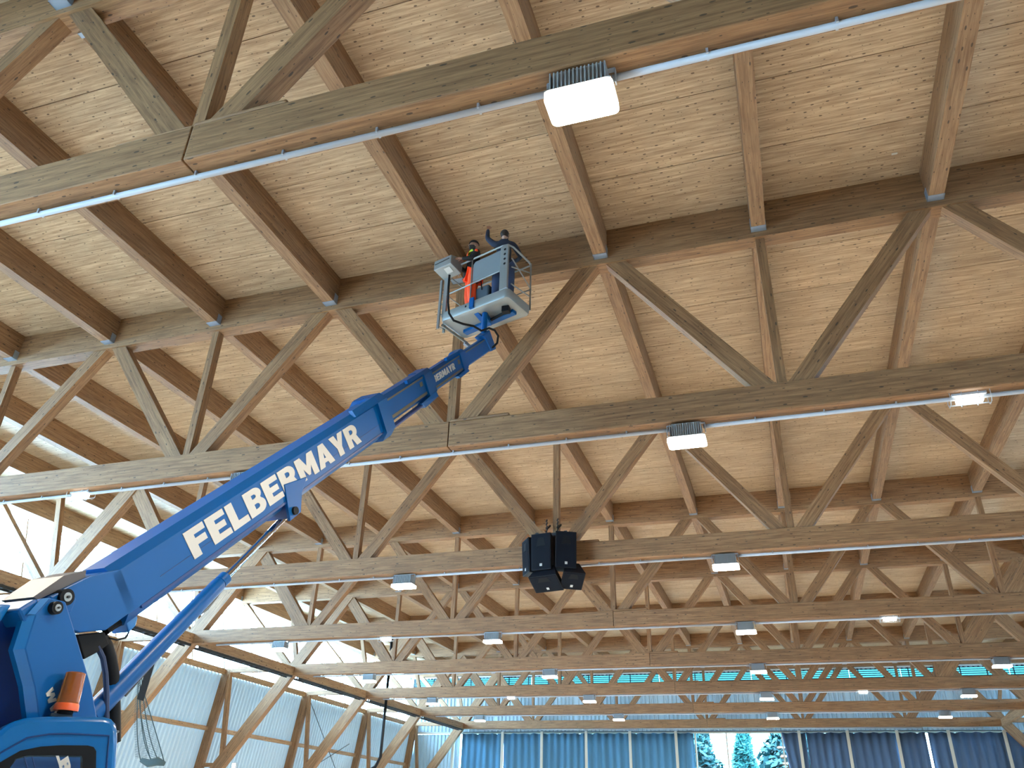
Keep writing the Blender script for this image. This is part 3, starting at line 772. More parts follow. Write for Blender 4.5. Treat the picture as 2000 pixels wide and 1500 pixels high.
tpart('hydraulic_line', MB().tube([cB+BU*-.07, cB+(cC-cB)*.15-BU*.10, cB+(cC-cB)*.3-BU*.06, cB+(cC-cB)*.8-BU*.105], .012, 6), 'darkmetal', None, True)
# turret (slewing column) side plates
VN = BN
def tp(px, py, n): return on_plane(px, py, bl(0, n, 0), BN)
outl = [(98, 1167), (129, 1175), (148, 1236), (179, 1340), (196, 1430), (215, 1520), (90, 1520), (78, 1420), (67, 1340), (48, 1267), (69, 1200)]
for n, nm in ((.12, 'near'), (-.56, 'far')):
    poly = [tp(x, y, .12) for x, y in outl]
    poly = [p+BN*((n-.12)*KB) for p in poly]
    tpart('turret_plate', MB().prism(poly, BN*-.06), 'blue', None, False, .012)
fl_ = [(69, 1200), (48, 1267), (67, 1340), (78, 1420)]; fo = [(53, 1200), (31, 1269), (50, 1340), (60, 1420)]
for i in range(3):
    a, b_, c_, d_ = tp(*fl_[i], .12), tp(*fl_[i+1], .12), tp(*fo[i+1], .12), tp(*fo[i], .12)
    tpart('turret_flange', MB().prism([a, b_, c_-BN*.03, d_-BN*.03], BN*-.05), 'cabblue')
tpart('turret_flange', MB().prism([tp(98, 1167, .12), tp(69, 1200, .12), tp(53, 1200, .12), tp(80, 1170, .12)], BN*-.06), 'cabblue')
# rear of the turret: cross tube, tank and side panel with its shade put into a darker blue
tpart('turret_crossbar', MB().beam(tp(62, 1196, .10), tp(62, 1196, .10)-BN*.62, .16, .14, BD), 'blue', None, False, .02)
tpart('turret_body', MB().prism([tp(50, 1205, -.12), tp(52, 1380, -.12), tp(60, 1520, -.12), tp(-130, 1560, -.12), tp(-120, 1230, -.12), tp(-20, 1190, -.12)], BN*-.36), 'bluedark', None, False, .03)
tpart('rear_cowl', MB().prism([tp(3, 1180, .0), tp(24, 1181, .0), tp(2, 1215, .0), tp(-30, 1225, .0), (tp(-25, 1195, .0))], BN*-.55), 'cabblue', None, False, .015)
# head plate that joins the boom root
tpart('boom_root', MB().prism([bl(-1.56, .0, .13), bl(-1.25, .0, .10), bl(-.95, .0, .0), bl(-.95, .0, -.385), bl(-1.30, .0, -.385), bl(-1.52, .0, -.27), bl(-1.72, .0, -.05)], BN*-.40), 'blue', None, False, .01)
tpart('boom_cover', MB().prism([bl(-1.72, -.02, .15), bl(-1.28, -.02, .10), bl(-1.25, -.02, .15), bl(-1.45, -.02, .21), bl(-1.75, -.02, .19)], BN*-.36), 'coverplate')
for (x, y, r, n1) in ((132, 1166, .062, .07), (113, 1187, .047, .17)):
    c = tp(x, y, n1)
    o = tpart('pivot_pin', MB().tube([c-BN*.1, c], r, 24), 'black', None, True)
    tpart('pin_cap', MB().tube([c-BN*.02, c+BN*.006], r*.55, 20), 'alu', o, True)
    tpart('pin_bolt', MB().tube([c, c+BN*.02], r*.18, 8), 'darkmetal', o, True)
tpart('turret_lug', MB().prism([tp(98, 1165, .04), tp(135, 1150, .04), tp(150, 1170, .04), tp(140, 1195, .04), tp(120, 1200, .04)], BN*-.05), 'blue', None, False, .01)
# link box and energy chain below the boom root
tpart('link_box', MB().prism([tp(150, 1240, -.1), tp(205, 1234, -.1), tp(214, 1258, -.1), tp(195, 1272, -.1), tp(165, 1288, -.1)], BN*-.22), 'black', None, False, .01)
tpart('hose_guide', MB().tube([tp(x, y, -.2) for x, y in ((196, 1245), (207, 1262), (214, 1285), (219, 1315), (221, 1350), (222, 1400), (222, 1450))], .055, 10), 'black', None, True)
tpart('hose', MB().tube([tp(x, y, -.12) for x, y in ((190, 1262), (201, 1285), (206, 1315), (208, 1350), (208, 1420))], .022, 8), 'denim', None, True)
tpart('valve_block', MB().prism([tp(243, 1205, -.1), tp(262, 1194, -.1), tp(270, 1206, -.1), (tp(266, 1222, -.1)), tp(252, 1236, -.1)], BN*-.2), 'cabblue', None, False, .01)
tpart('valve_hoses', MB().tube([tp(x, y, -.15) for x, y in ((205, 1232), (218, 1222), (232, 1214), (244, 1212))], .04, 8), 'black', None, True)
tpart('valve_cable', MB().tube([tp(x, y, -.15) for x, y in ((252, 1234), (245, 1246), (228, 1250), (213, 1246))], .008, 6), 'black', None, True)
# letters on the turret plate (web address running down)
a_ = tp(102, 1345, .122); b_ = tp(114, 1388, .122)
ex = (b_-a_).normalized(); ex = (ex-BN*ex.dot(BN)).normalized(); ey = BN.cross(ex)
lettering('WWW', tp(88, 1350, .122), ex, ey, BN, .34, .062, truck, label='white letters on the turret plate, partly behind the beacon')

# ---- cab in front of the turret
CD = 5.6; c0 = V((0, 0, CH))+ray(130, 1450)*CD
cn = V((-ray(130, 1450).x, -ray(130, 1450).y, 0)).normalized(); ce = V((0, 0, 1)).cross(cn); cz = V((0, 0, 1))
cn2 = (cn*math.cos(.18)+ce*math.sin(.18)).normalized(); cn = cn2; ce = cz.cross(cn)
def cp(px, py, off=0.0): return on_plane(px, py, c0+cn*off, cn)
def cl_(e, z, off=0.0): return c0+ce*e+cz*z+cn*off
def e_of(p): return ((p-c0).dot(ce), (p-c0).z)
roof = [cp(x, y) for x, y in ((-6, 1432), (16, 1412), (50, 1402), (93, 1399), (160, 1399), (205, 1400), (219, 1404), (227, 1413), (231, 1428), (231, 1450), (228, 1500))]
er, zr = e_of(roof[-1]); el, zl = e_of(roof[0])
zb = 1.0-c0.z
poly = roof+[cl_(er, zb), cl_(el-1.35, zb), cl_(el-1.35, zl-.95), cl_(el-.75, zl-.28)]
cab = MB(); cab.prism(poly, cn*-2.0); cab = tpart('cab', cab, 'cabblue', None, False, .035); smooth(cab, 35)
# door: outline seam, panel, window frame, glass
dpo = [(-60, 1505), (0, 1471), (53, 1441), (95, 1434), (133, 1433), (213, 1437), (208, 1500), (206, 1560)]
tpart('door_seam', MB().tube([cp(x, y, .004) for x, y in dpo], .006, 6), 'bluedark', cab, True)
wfr = [(-40, 1522), (0, 1489), (40, 1466), (80, 1458), (120, 1455.5), (172, 1456), (183, 1459), (188, 1467), (187, 1530), (185, 1600), (-90, 1600)]
wgl = [(2, 1520), (24, 1496), (29, 1482), (53, 1475.5), (100, 1475), (159, 1476), (161, 1482), (160, 1540), (158, 1590), (-60, 1590)]
fr = MB(); n_ = 40
def resample(pts, n):
    P = [V(p) for p in pts]; P.append(P[0]); L = [0]
    for i in range(len(P)-1): L.append(L[-1]+(P[i+1]-P[i]).length)
    out = []
    for j in range(n):
        t_ = L[-1]*j/n; i = max(k for k in range(len(L)-1) if L[k] <= t_); f = (t_-L[i])/(L[i+1]-L[i]); out.append(P[i].lerp(P[i+1], f))
    return out
oo = [cp(x, y, .012) for x, y in wfr]
inn = [cp(x, y, .012) for x, y in wgl]
frp = tpart('window_frame', MB().prism(oo, cn*-.02), 'black', cab)
tpart('window_pane', MB().prism([p+cn*.004 for p in inn], cn*-.006), 'cabglass', cab)
# reflection in the pane, drawn as a blue panel with white letters
tpart('reflected_panel', MB().prism([p+cn*.001 for p in [cp(x, y, .012) for x, y in ((32, 1483), (58, 1478), (157, 1479), (156, 1585), (-40, 1585), (12, 1510))]], cn*-.002), 'blue', cab)
tpart('reflected_seam', MB().tube([cp(x, y, .016) for x, y in ((48, 1478), (54, 1500), (60, 1560))], .004, 5), 'bluedark', cab)
tpart('reflected_seam', MB().tube([cp(x, y, .016) for x, y in ((63, 1478), (69, 1500), (76, 1560))], .004, 5), 'bluedark', cab)
lx = (cp(126, 1502)-cp(112, 1478)).normalized()
ly = (cp(135, 1478)-cp(112, 1480)); ly = (ly-lx*ly.dot(lx)).normalized()
lettering('LB', cp(108, 1474, .0135), (ly*-1)*-1, lx*-1*-1, cn, .10, .10, cab, name='reflected_lettering', label='white letters reflected in the cab window') if False else None
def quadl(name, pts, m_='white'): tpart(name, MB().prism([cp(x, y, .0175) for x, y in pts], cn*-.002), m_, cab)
quadl('reflected_letter', [(109, 1476), (115, 1476), (118, 1486), (133, 1476), (138, 1494), (138, 1520), (120, 1520), (115, 1494)])
quadl('reflected_letter_hole', [(121, 1496), (125, 1494), (126, 1499), (122, 1500)], 'blue')
quadl('reflected_letter_hole', [(130, 1490), (133, 1489), (134, 1494), (130, 1495)], 'blue')
tpart('mirror_arm', MB().tube([cp(229, 1429, .02), cp(231, 1429, .06)], .008, 6), 'alu', cab)
# lower cab, chassis and wheels (below the picture)
ch = MB(); mid = cl_(0, 0, -1.0); fwd = -ce
ch.beam(c0+ce*-1.9+cn*-1.0-cz*(c0.z-.78), c0+ce*4.6+cn*-1.0-cz*(c0.z-.78), 2.0, .36, cn)
tpart('chassis', ch, 'darkmetal')
tpart('deck', MB().beam(c0+ce*(er+.12)+cn*-1.0-cz*(c0.z-1.12), c0+ce*4.6+cn*-1.0-cz*(c0.z-1.12), 2.1, .18, cn), 'blue')
tpart('turret_base', MB().tube([V((tp(120, 1500, -.2).x, tp(120, 1500, -.2).y, 1.15)), V((tp(120, 1500, -.2).x, tp(120, 1500, -.2).y, 1.75))], .42, 24), 'bluedark', None, True)
for e in (-1.0, 1.9, 3.4):
    for o_ in (-.05, -1.95):
        c = c0+ce*e+cn*o_; c.z = .5
        wh = tpart('wheel', MB().tube([c-cn*.14, c-cn*.12, c+cn*.12, c+cn*.14], [.44, .5, .5, .44], 28), 'black', None, True)
        tpart('hub', MB().tube([c-cn*.15, c+cn*.15], .2, 16), 'alu', wh, True)
# beacon
bc = on_plane(127, 1392, c0+cn*-.14, cn); 
bk = tpart('beacon', MB().tube([bc-cz*.012, bc+cz*.0, bc+cz*.012], [.05, .055, .05], 20), 'black', None, True)
prof = [(.0, .083), (.012, .084), (.045, .080), (.05, .076)]
tpart('beacon_base', MB().tube([bc+cz*(.012+h) for h, _ in prof], [r for _, r in prof], 28), 'orangered', bk, True)
b = MB(); hs = []; rs = []
for i in range(25):
    h = .062+i*.0087; hs.append(bc+cz*h); rs.append((.076-.00035*i)+(.0018 if i % 2 else 0))
hs.append(bc+cz*.277); rs.append(.055)
b.tube(hs, rs, 28); tpart('beacon_lens', b, 'amber', bk, True)
tpart('beacon_lamp', MB().tube([bc+cz*.06, bc+cz*.15], [.03, .022], 12), 'darkmetal', bk, True)
tpart('beacon_foot', MB().beam(bc-ce*.09-cz*.02, bc+ce*.05-cz*.02, .05, .02, cn), 'darkmetal', bk)

# ---- work basket
BC = V((-4.77, 12.19, 8.70+CH)); BLx = V((.9555, -.295, 0)).normalized(); BS = V((.295, .9555, 0)).normalized(); HL, HW = .82, .39
def bk_(l, s, z): return BC+BLx*l+BS*s+cz*z
def rrect(hl, hw, r, z, n=5):
    out = []
    for (cx, cy, a0) in ((hl-r, hw-r, 0), (-hl+r, hw-r, 90), (-hl+r, -hw+r, 180), (hl-r, -hw+r, 270)):
        for i in range(n+1):
            a = math.radians(a0+i*90/n); out.append(bk_(cx+r*math.cos(a), cy+r*math.sin(a), z))
    return out
b = MB()
rings = [rrect(HL-.07, HW-.07, .08, -.02), rrect(HL-.015, HW-.015, .09, .01), rrect(HL, HW, .09, .05), rrect(HL, HW, .09, .20), rrect(HL-.02, HW-.02, .08, .20), rrect(HL-.02, HW-.02, .08, .07)]
N_ = len(rings[0]); i0 = 0
for r in rings: b.v += [tuple(p) for p in r]
for j in range(len(rings)-1):
    for k in range(N_):
        a = j*N_+k; c = j*N_+(k+1) % N_; b.f.append([a, c, c+N_, a+N_]); b.uv += [(0, 0)]*4
b.f.append([k for k in range(N_)]); b.uv += [(0, 0)]*N_
e = (len(rings)-1)*N_; b.f.append([e+k for k in range(N_)]); b.uv += [(0, 0)]*N_
basket = tpart('work_basket', b, 'alu'); smooth(basket, 35)
basket['label'] = 'aluminium work basket at the end of the boom'
def bpart(name, mb, m_, sm=False, bev=0): return tpart(name, mb, m_, basket, sm, bev)
R_ = .018
zt_ = 1.25
top = [bk_(-HL, -HW, zt_-.03), bk_(HL-.16, -HW, zt_), bk_(HL-.05, -HW+.03, zt_), bk_(HL, -HW+.14, zt_-.01), bk_(HL, HW-.1, zt_-.02), bk_(HL-.02, HW, zt_-.03)]
bpart('top_rail', MB().tube(top, R_*1.15, 10), 'alu', True)
bpart('back_rail', MB().tube([bk_(HL-.02, HW, zt_-.03), bk_(-HL, HW, zt_-.03), bk_(-HL, -HW, zt_-.03)], R_, 8), 'alu', True)
bpart('mid_rail', MB().tube([bk_(-HL+.1, -HW, .60), bk_(HL-.2, -HW, .66)], R_*.8, 8), 'alu', True)
bpart('mid_rail', MB().tube([bk_(-HL, HW, .62), bk_(HL, HW, .62)], R_*.8, 8), 'alu', True)
for l in (-.08,): bpart('upright', MB().tube([bk_(l, -HW, .1), bk_(l, -HW, zt_)], R_*.8, 8), 'alu', True)
for (l, s) in ((HL, HW-.03), (-HL, HW-.03), (0, HW)): bpart('upright', MB().tube([bk_(l, s, .1), bk_(l, s, zt_-.02)], R_, 8), 'alu', True)
# wide pressed upright with round holes
wp = bpart('wide_upright', MB().prism([bk_(HL-.20, -HW-.012, .19), bk_(HL-.015, -HW-.012, .19), bk_(HL-.015, -HW-.012, 1.18), bk_(HL-.03, -HW-.012, 1.24), bk_(HL-.20, -HW-.012, 1.24)], BS*.05), 'alu', False, .01)
for i in range(4):
    c = bk_(HL-.09, -HW-.016, 1.13-i*.115); tpart('hole', MB().tube([c, c+BS*.012], .026, 12), 'black', basket, True)
bpart('side_sheet', MB().prism([bk_(-.05, -HW-.002, .66), bk_(HL-.2, -HW-.002, .68), bk_(HL-.2, -HW-.002, 1.16), bk_(.0, -HW-.002, 1.14), bk_(-.05, -HW-.002, 1.08)], BS*.006), 'aludark')
for z0, z1, s0, s1 in ((.74, 1.0, -HW+.1, HW-.03), (.95, .62, -HW+.1, HW-.03), (.34, .42, -HW+.1, HW-.03)):
    bpart('end_brace', MB().tube([bk_(HL, s0, z0), bk_(HL, s1, z1)], R_*.75, 8), 'alu', True)
# gate frame at the left end
for s in (-HW-.02, -HW+.16):
    bpart('gate_post', MB().beam(bk_(-HL-.02, s, -.16), bk_(-HL-.02, s, 1.0), .035, .05, BS), 'alu')
for z in (-.1, .2, .45, .7): bpart('gate_bar', MB().tube([bk_(-HL-.02, -HW, z), bk_(-HL-.02, -HW+.16, z+.02)], .012, 6), 'alu', True)
bpart('folding_step', MB().beam(bk_(-HL+.02, -HW+.05, -.05), bk_(-HL+.03, HW+.08, -.06), .05, .03, cz), 'alu')
bpart('step_end', MB().beam(bk_(-HL+.03, HW-.02, -.09), bk_(-HL+.06, HW+.1, -.13), .07, .06, cz), 'plate')
for z in (.32, .72): bpart('end_bar', MB().tube([bk_(-HL, -HW+.1, z), bk_(-HL, HW, z+.02)], R_*.7, 8), 'alu', True)
# control box hung outside the left front corner
def cb(l, s, z): return bk_(-.60+l, -.50+s, 1.22+z)
b = MB(); b.prism([cb(-.25, -.17, .10), cb(-.25, -.17, -.12), cb(-.20, .12, -.22), cb(-.20, .17, .16)], BLx*.44)
cbx = bpart('control_box', b, 'alu', False, .012)
tpart('label_plate', MB().prism([cb(-.02, -.13, -.175+.03), cb(.13, -.13, -.175+.03), cb(.13, .0, -.19), cb(-.02, .0, -.19)], cz*-.006), 'white', basket)
tpart('box_seam', MB().beam(cb(-.22, -.178, .0), cb(.15, -.178, .02), .01, .012, BS), 'darkmetal', basket)
bpart('box_support', MB().beam(cb(-.12, .1, -.2), bk_(-.75, -HW+.02, .1), .03, .09, BS), 'alu')
bpart('cable', MB().tube([V((0, 0, CH))+ray(x, y)*d for x, y, d in ((878, 537, 14.95), (876, 560, 14.9), (875, 590, 14.85), (877, 612, 14.85), (886, 626, 14.85), (905, 633, 14.85), (925, 637, 14.95), (940, 646, 15.0), (955, 641, 15.1), (966, 645, 15.2), (973, 656, 15.25), (971, 670, 15.25), (962, 679, 15.15))], .022, 8), 'black', True)
# slewing support under the basket
bpart('support_arm', MB().beam(bk_(-.58, .12, -.055), bk_(.68, .05, -.055), .13, .07, BS), 'blue', False, .01)
bpart('front_bracket', MB().beam(bk_(-.02, -HW-.02, .26), bk_(-.02, -HW-.02, .03), .10, .03, BLx), 'blue').data
bpart('front_bracket', MB().beam(bk_(-.02, -HW-.02, .06), bk_(.02, .05, -.12), .10, .05, BLx), 'blue')
tipp = bl(8.78, -.215, -.05)
mb_ = MB().tube([V((tipp.x, tipp.y, tipp.z-.05)), V((tipp.x, tipp.y, BC.z-.03))], .055, 14); bpart('slewing_post', mb_, 'blue', True)
bpart('slewing_arm', MB().beam(V((tipp.x, tipp.y, BC.z-.07)), bk_(.05, .08, -.07), .14, .10, cz), 'blue')
bpart('slewing_cylinder', MB().tube([bk_(.18, -.02, -.10), bk_(.62, -.10, -.10)], .03, 10), 'black', True)
bpart('slewing_motor', MB().box(-.07, .07, -.06, .06, -.06, .06), 'black')
mo = [o for o in COL.objects if o.name.startswith('slewing_motor')][0]
mo.data.transform(Matrix.Translation(truck.location)); mo.data.transform(Matrix.Translation(bk_(.60, -.12, -.08)-truck.location))

# ================================================================== PEOPLE
def skin(name, verts, edges, radii, m_, parent, sub=2, root=0):
    me = bpy.data.meshes.new(name); me.from_pydata([tuple(v) for v in verts], edges, []); me.materials.append(m_)
    o = link(name, me, parent)
    md = o.modifiers.new('skin', 'SKIN'); md.use_smooth_shade = True
    sv = me.skin_vertices[0].data
    for i, r in enumerate(radii):
        sv[i].radius = r if isinstance(r, tuple) else (r, r)
        sv[i].use_root = (i == root)
    s_ = o.modifiers.new('sub', 'SUBSURF'); s_.levels = sub; s_.render_levels = sub
    return o
def chain(name, pts, radii, m_, parent, sub=2):
    return skin(name, pts, [(i, i+1) for i in range(len(pts)-1)], radii, m_, parent, sub)
def ball(name, c, r, m_, parent, rot=0.0, seg=20):
    bm = bmesh.new(); bmesh.ops.create_uvsphere(bm, u_segments=seg, v_segments=seg//2+2, radius=1)
    me = bpy.data.meshes.new(name); bm.to_mesh(me); bm.free()
    me.transform(Matrix.Translation(c) @ Matrix.Rotation(rot, 4, 'Z') @ Matrix.Diagonal((*r, 1)))
    me.polygons.foreach_set('use_smooth', [True]*len(me.polygons)); me.materials.append(m_); return link(name, me, parent)
def head(parent, c, yaw, tilt, hat, beard):
    """local frame: face towards -Y before turning"""
    H = bpy.data.meshes.new('head'); bm = bmesh.new(); bmesh.ops.create_uvsphere(bm, u_segments=28, v_segments=20, radius=1)
    for v in bm.verts:
        x, y, z = v.co
        sx = .078*(1-.18*max(0, -z)); sy = .098; sz = .122
        if z < -.2 and y < 0: y *= 1+.10*(-z)          # chin forward
        if z < -.3 and y > .2: y *= .78
        v.co = (x*sx, y*sy, z*sz)
    bm.to_mesh(H); bm.free(); H.polygons.foreach_set('use_smooth', [True]*len(H.polygons)); H.materials.append(M['skin'])
    h = link('head', H, parent, c); h.rotation_euler = (tilt, 0, yaw)
    b = MB(); b.prism([V((-.011, -.093, .012)), V((.011, -.093, .012)), V((.016, -.093, -.03)), V((-.016, -.093, -.03))], V((0, -.022, -.006))); o = b.build('nose', M['skin'], h); bevel(o, .006)
    for s in (-1, 1):
        ball('eye', V((s*.03, -.088, .018)), (.011, .007, .008), M['white'], h, seg=12)
        ball('pupil', V((s*.03, -.0945, .018)), (.005, .003, .005), M['hair'], h, seg=8)
        ball('ear', V((s*.078, .005, -.005)), (.012, .02, .032), M['skin'], h, seg=12)
        b = MB(); b.beam((s*.015, -.096, .036), (s*.045, -.088, .036), .006, .007, V((0, 1, 0))); b.build('eyebrow', M['hair'], h)
    b = MB(); b.beam((-.022, -.098, -.052), (.022, -.098, -.052), .008, .010, V((0, 1, 0))); b.build('mouth', M['orangered'] if False else M['skin'], h)
    if beard:
        bm = bmesh.new(); bmesh.ops.create_uvsphere(bm, u_segments=24, v_segments=16, radius=1)
        bmesh.ops.delete(bm, geom=[v for v in bm.verts if v.co.z > -.12 or v.co.y > .25], context='VERTS')
        for v in bm.verts: v.co = (v.co.x*.082*(1-.12*max(0, -v.co.z)), v.co.y*.109, v.co.z*.136)
        me = bpy.data.meshes.new('beard'); bm.to_mesh(me); bm.free(); me.materials.append(M['hair']); link('beard', me, h)
    if hat == 'beanie':
        bm = bmesh.new(); bmesh.ops.create_uvsphere(bm, u_segments=24, v_segments=16, radius=1)
        bmesh.ops.delete(bm, geom=[v for v in bm.verts if v.co.z < .05], context='VERTS')
        for v in bm.verts: v.co = (v.co.x*.089, v.co.y*.110, .02+v.co.z*.128)
        me = bpy.data.meshes.new('beanie'); bm.to_mesh(me); bm.free(); me.materials.append(M['knit']); me.polygons.foreach_set('use_smooth', [True]*len(me.polygons))
        o = link('beanie', me, h); so = o.modifiers.new('t', 'SOLIDIFY'); so.thickness = .012
    else:
        ball('hair', V((0, .02, .0)), (.084, .09, .11), M['hair'], h)
        bm = bmesh.new(); bmesh.ops.create_uvsphere(bm, u_segments=24, v_segments=16, radius=1)
        bmesh.ops.delete(bm, geom=[v for v in bm.verts if v.co.z < .1], context='VERTS')
        for v in bm.verts: v.co = (v.co.x*.092, v.co.y*.112, .01+v.co.z*.130)
        me = bpy.data.meshes.new('cap'); bm.to_mesh(me); bm.free(); me.materials.append(M['navy']); me.polygons.foreach_set('use_smooth', [True]*len(me.polygons))
        o = link('cap', me, h); so = o.modifiers.new('t', 'SOLIDIFY'); so.thickness = .01
        b = MB(); b.prism([V((-.07, -.085, .03)), V((.07, -.085, .03)), V((.055, -.155, .022)), V((0, -.175, .02)), V((-.055, -.155, .022))], V((0, 0, .008))); b.build('cap_peak', M['navy'], h)
    return h
def hand(parent, w, d, palm_n, m_):
    """hand from wrist w pointing along d; palm_n = palm normal; five bent fingers"""
    d = V(d).normalized(); n = V(palm_n); n = (n-d*n.dot(d)).normalized(); s = d.cross(n)
    verts = [w-d*.03, w+d*.035, w+d*.085]; ed = [(0, 1), (1, 2)]; rad = [(.026, .022), (.036, .017), (.040, .015)]
    o = skin('hand', verts, ed, rad, m_, parent, 1)
    for i, (off, L) in enumerate(((-.030, .070), (-.010, .080), (.010, .075), (.029, .058))):
        a = w+d*.075+s*off; p = [a, a+d*L*.45+n*.008, a+d*L*.78+n*.024, a+d*L*.95+n*.042]
        chain('finger', p, [.0095, .009, .008, .007], m_, o, 1)
    a = w+d*.025-s*.028; chain('thumb', [a, a+d*.03-s*.026+n*.01, a+d*.06-s*.032+n*.022], [.011, .010, .008], m_, o, 1)
    return o
ZF = .09      # standing level inside the basket (above BC)
def person(name_label, base, face, pts, hat, beard, top_m, leg_m, tilt, extra=None):
    P = thing('person', name_label, 'person', base)
    f = V((math.sin(face), -math.cos(face), 0)) ; r_ = V((math.cos(face), math.sin(face), 0))   # face direction and the person's left/right axis
    L = lambda x, y, z: r_*x + f*y + cz*z
    # body: one continuous surface (legs, pelvis, torso, neck)
    j = pts
    body_v = [L(*j['pelvis']), L(*j['waist']), L(*j['chest']), L(*j['collar']), L(*j['neck']),
              L(*j['hipL']), L(*j['kneeL']), L(*j['ankL']), L(*j['hipR']), L(*j['kneeR']), L(*j['ankR']),
              L(*j['shL']), L(*j['elL']), L(*j['wrL']), L(*j['shR']), L(*j['elR']), L(*j['wrR'])]
    ed = [(0, 1), (1, 2), (2, 3), (3, 4), (0, 5), (5, 6), (6, 7), (0, 8), (8, 9), (9, 10), (3, 11), (11, 12), (12, 13), (3, 14), (14, 15), (15, 16)]
    rad = [(.15, .115), (.145, .11), (.17, .12), (.12, .09), (.058, .058), (.095, .095), (.068, .068), (.05, .05), (.095, .095), (.068, .068), (.05, .05),
           (.072, .072), (.055, .055), (.036, .036), (.072, .072), (.055, .055), (.036, .036)]
    body = skin('body', body_v, ed, rad, M[top_m], P, 2)
    # trousers over the legs
    tv = [body_v[0]+cz*.03, body_v[5], body_v[6], body_v[7]+cz*-.02, body_v[8], body_v[9], body_v[10]+cz*-.02]
    skin('trousers', tv, [(0, 1), (1, 2), (2, 3), (0, 4), (4, 5), (5, 6)], [(.185, .15), (.14, .14), (.112, .112), (.095, .095), (.14, .14), (.112, .112), (.095, .095)], M[leg_m], P, 2)
    for k in (7, 10):
        a = body_v[k]; chain('boot', [a+cz*.03, a-cz*.035, V((a.x, a.y, .05))+f*.08, V((a.x, a.y, .04))+f*.17], [.06, .058, .05, .036], M['black'], P, 1)
    head(P, L(*j['head']), face, tilt, hat, beard)
    hand(P, body_v[13], body_v[13]-body_v[12], L(*j['palmL']), M['skin']); hand(P, body_v[16], body_v[16]-body_v[15], L(*j['palmR']), M['skin'])
    return P, L, body_v
# worker in orange trousers, at the controls, looking to the left and down the hall
b1 = V((-5.02, 12.08, BC.z+ZF))
P1, L1, v1 = person('person in orange trousers, black jacket and dark knitted hat at the basket controls', b1, -.95,
  dict(pelvis=(0, 0, .92), waist=(0, 0, 1.08), chest=(0, .02, 1.28), collar=(0, .0, 1.44), neck=(0, .01, 1.53), head=(0, .03, 1.67),
       hipL=(-.10, 0, .86), kneeL=(-.12, .04, .50), ankL=(-.13, -.02, .11), hipR=(.10, 0, .86), kneeR=(.12, .05, .50), ankR=(.13, .0, .11),
       shL=(-.19, .0, 1.40), elL=(-.24, .12, 1.16), wrL=(-.14, .30, 1.20), shR=(.19, .0, 1.40), elR=(.25, .10, 1.15), wrR=(.14, .30, 1.18), palmL=(0, 0, -1), palmR=(0, 0, -1)),
  'beanie', True, 'jacket', 'orange', -.05)
# hi-vis collar and shoulder patch
c = L1(0, .015, 1.475)
b = MB(); n_ = 20
rg1 = [c+L1(.092*math.cos(2*math.pi*i/n_), .085*math.sin(2*math.pi*i/n_)+.0, .045+.012*math.cos(2*math.pi*i/n_)) for i in range(n_)]
rg0 = [c+L1(.118*math.cos(2*math.pi*i/n_), .11*math.sin(2*math.pi*i/n_)+.01, -.025) for i in range(n_)]
for i in range(n_):
    k = (i+1) % n_; b.quad([rg0[i], rg0[k], rg1[k], rg1[i]])
o = b.build('collar', M['yellow'], P1); so = o.modifiers.new('t', 'SOLIDIFY'); so.thickness = .012
b = MB(); b.prism([L1(-.055, .145, 1.46), L1(.055, .145, 1.46), L1(.06, .165, 1.30), L1(.0, .17, 1.25), L1(-.06, .165, 1.30)], L1(0, .012, 0)); bevel(b.build('chest_panel', M['orange'], P1), .004)
ball('shoulder_patch', L1(.245, .03, 1.37), (.035, .04, .04), M['orange'], P1)
ball('shoulder_patch', L1(-.25, .04, 1.36), (.04, .045, .045), M['orange'], P1)
# worker in dark clothes reaching up to the roof panels
b2 = V((-4.33, 11.93, BC.z+ZF))
P2, L2, v2 = person('person in dark blue clothes and cap reaching one arm up to the ceiling', b2, math.pi+.25,
  dict(pelvis=(0, 0, .92), waist=(0, .0, 1.08), chest=(0, -.01, 1.28), collar=(0, -.02, 1.43), neck=(0, -.04, 1.50), head=(0, -.06, 1.64),
       hipL=(-.10, 0, .86), kneeL=(-.12, .03, .50), ankL=(-.13, -.02, .11), hipR=(.10, 0, .86), kneeR=(.12, .03, .50), ankR=(.13, .0, .11),
       shL=(-.19, -.02, 1.42), elL=(-.33, .12, 1.22), wrL=(-.20, .30, 1.25), shR=(.20, .0, 1.45), elR=(.36, .06, 1.66), wrR=(.36, .10, 1.93), palmL=(0, 0, -1), palmR=(0, 1, 0)),
  'cap', False, 'navy', 'denim', .55)
# bag on the rail inside the basket
bgp = bk_(.02, -.18, .40)
bag = thing('tool_bag', 'grey blue canvas tool bag standing in the basket between the two people', 'bag', bk_(.02, -.18, .075))
b = MB(); b.prism([V((-.25, -.10, 0)), V((.25, -.10, 0)), V((.25, .10, 0)), V((-.25, .10, 0))], V((0, 0, .50))); bo = b.build('body', M['bag'], bag); bo.rotation_euler = (0, 0, -.3); bevel(bo, .04, 3)
bo2 = MB().tube([V((-.10, -.115, .40)), V((-.08, -.12, .60)), V((.08, -.12, .60)), V((.10, -.115, .40))], .012, 6).build('handle', M['black'], bag, True); bo2.rotation_euler = (0, 0, -.3)

# ================================================================== SMALL THINGS
# hanging scrap of tape on the purlin left of the workers
pq = V((XK(3)+.14, 12.62, HT+.02))
tg = thing('loose_fitting', 'small bracket with a pale blue rag hanging at the purlin left of the workers', 'fitting', tuple(pq))
MB().beam((.0, 0, .2), (.02, 0, -.02), .05, .015).build('bracket', M['alu'], tg)
MB().beam((.03, 0, -.02), (.05, -.02, -.22), .12, .01).build('rag', M['plate'], tg)
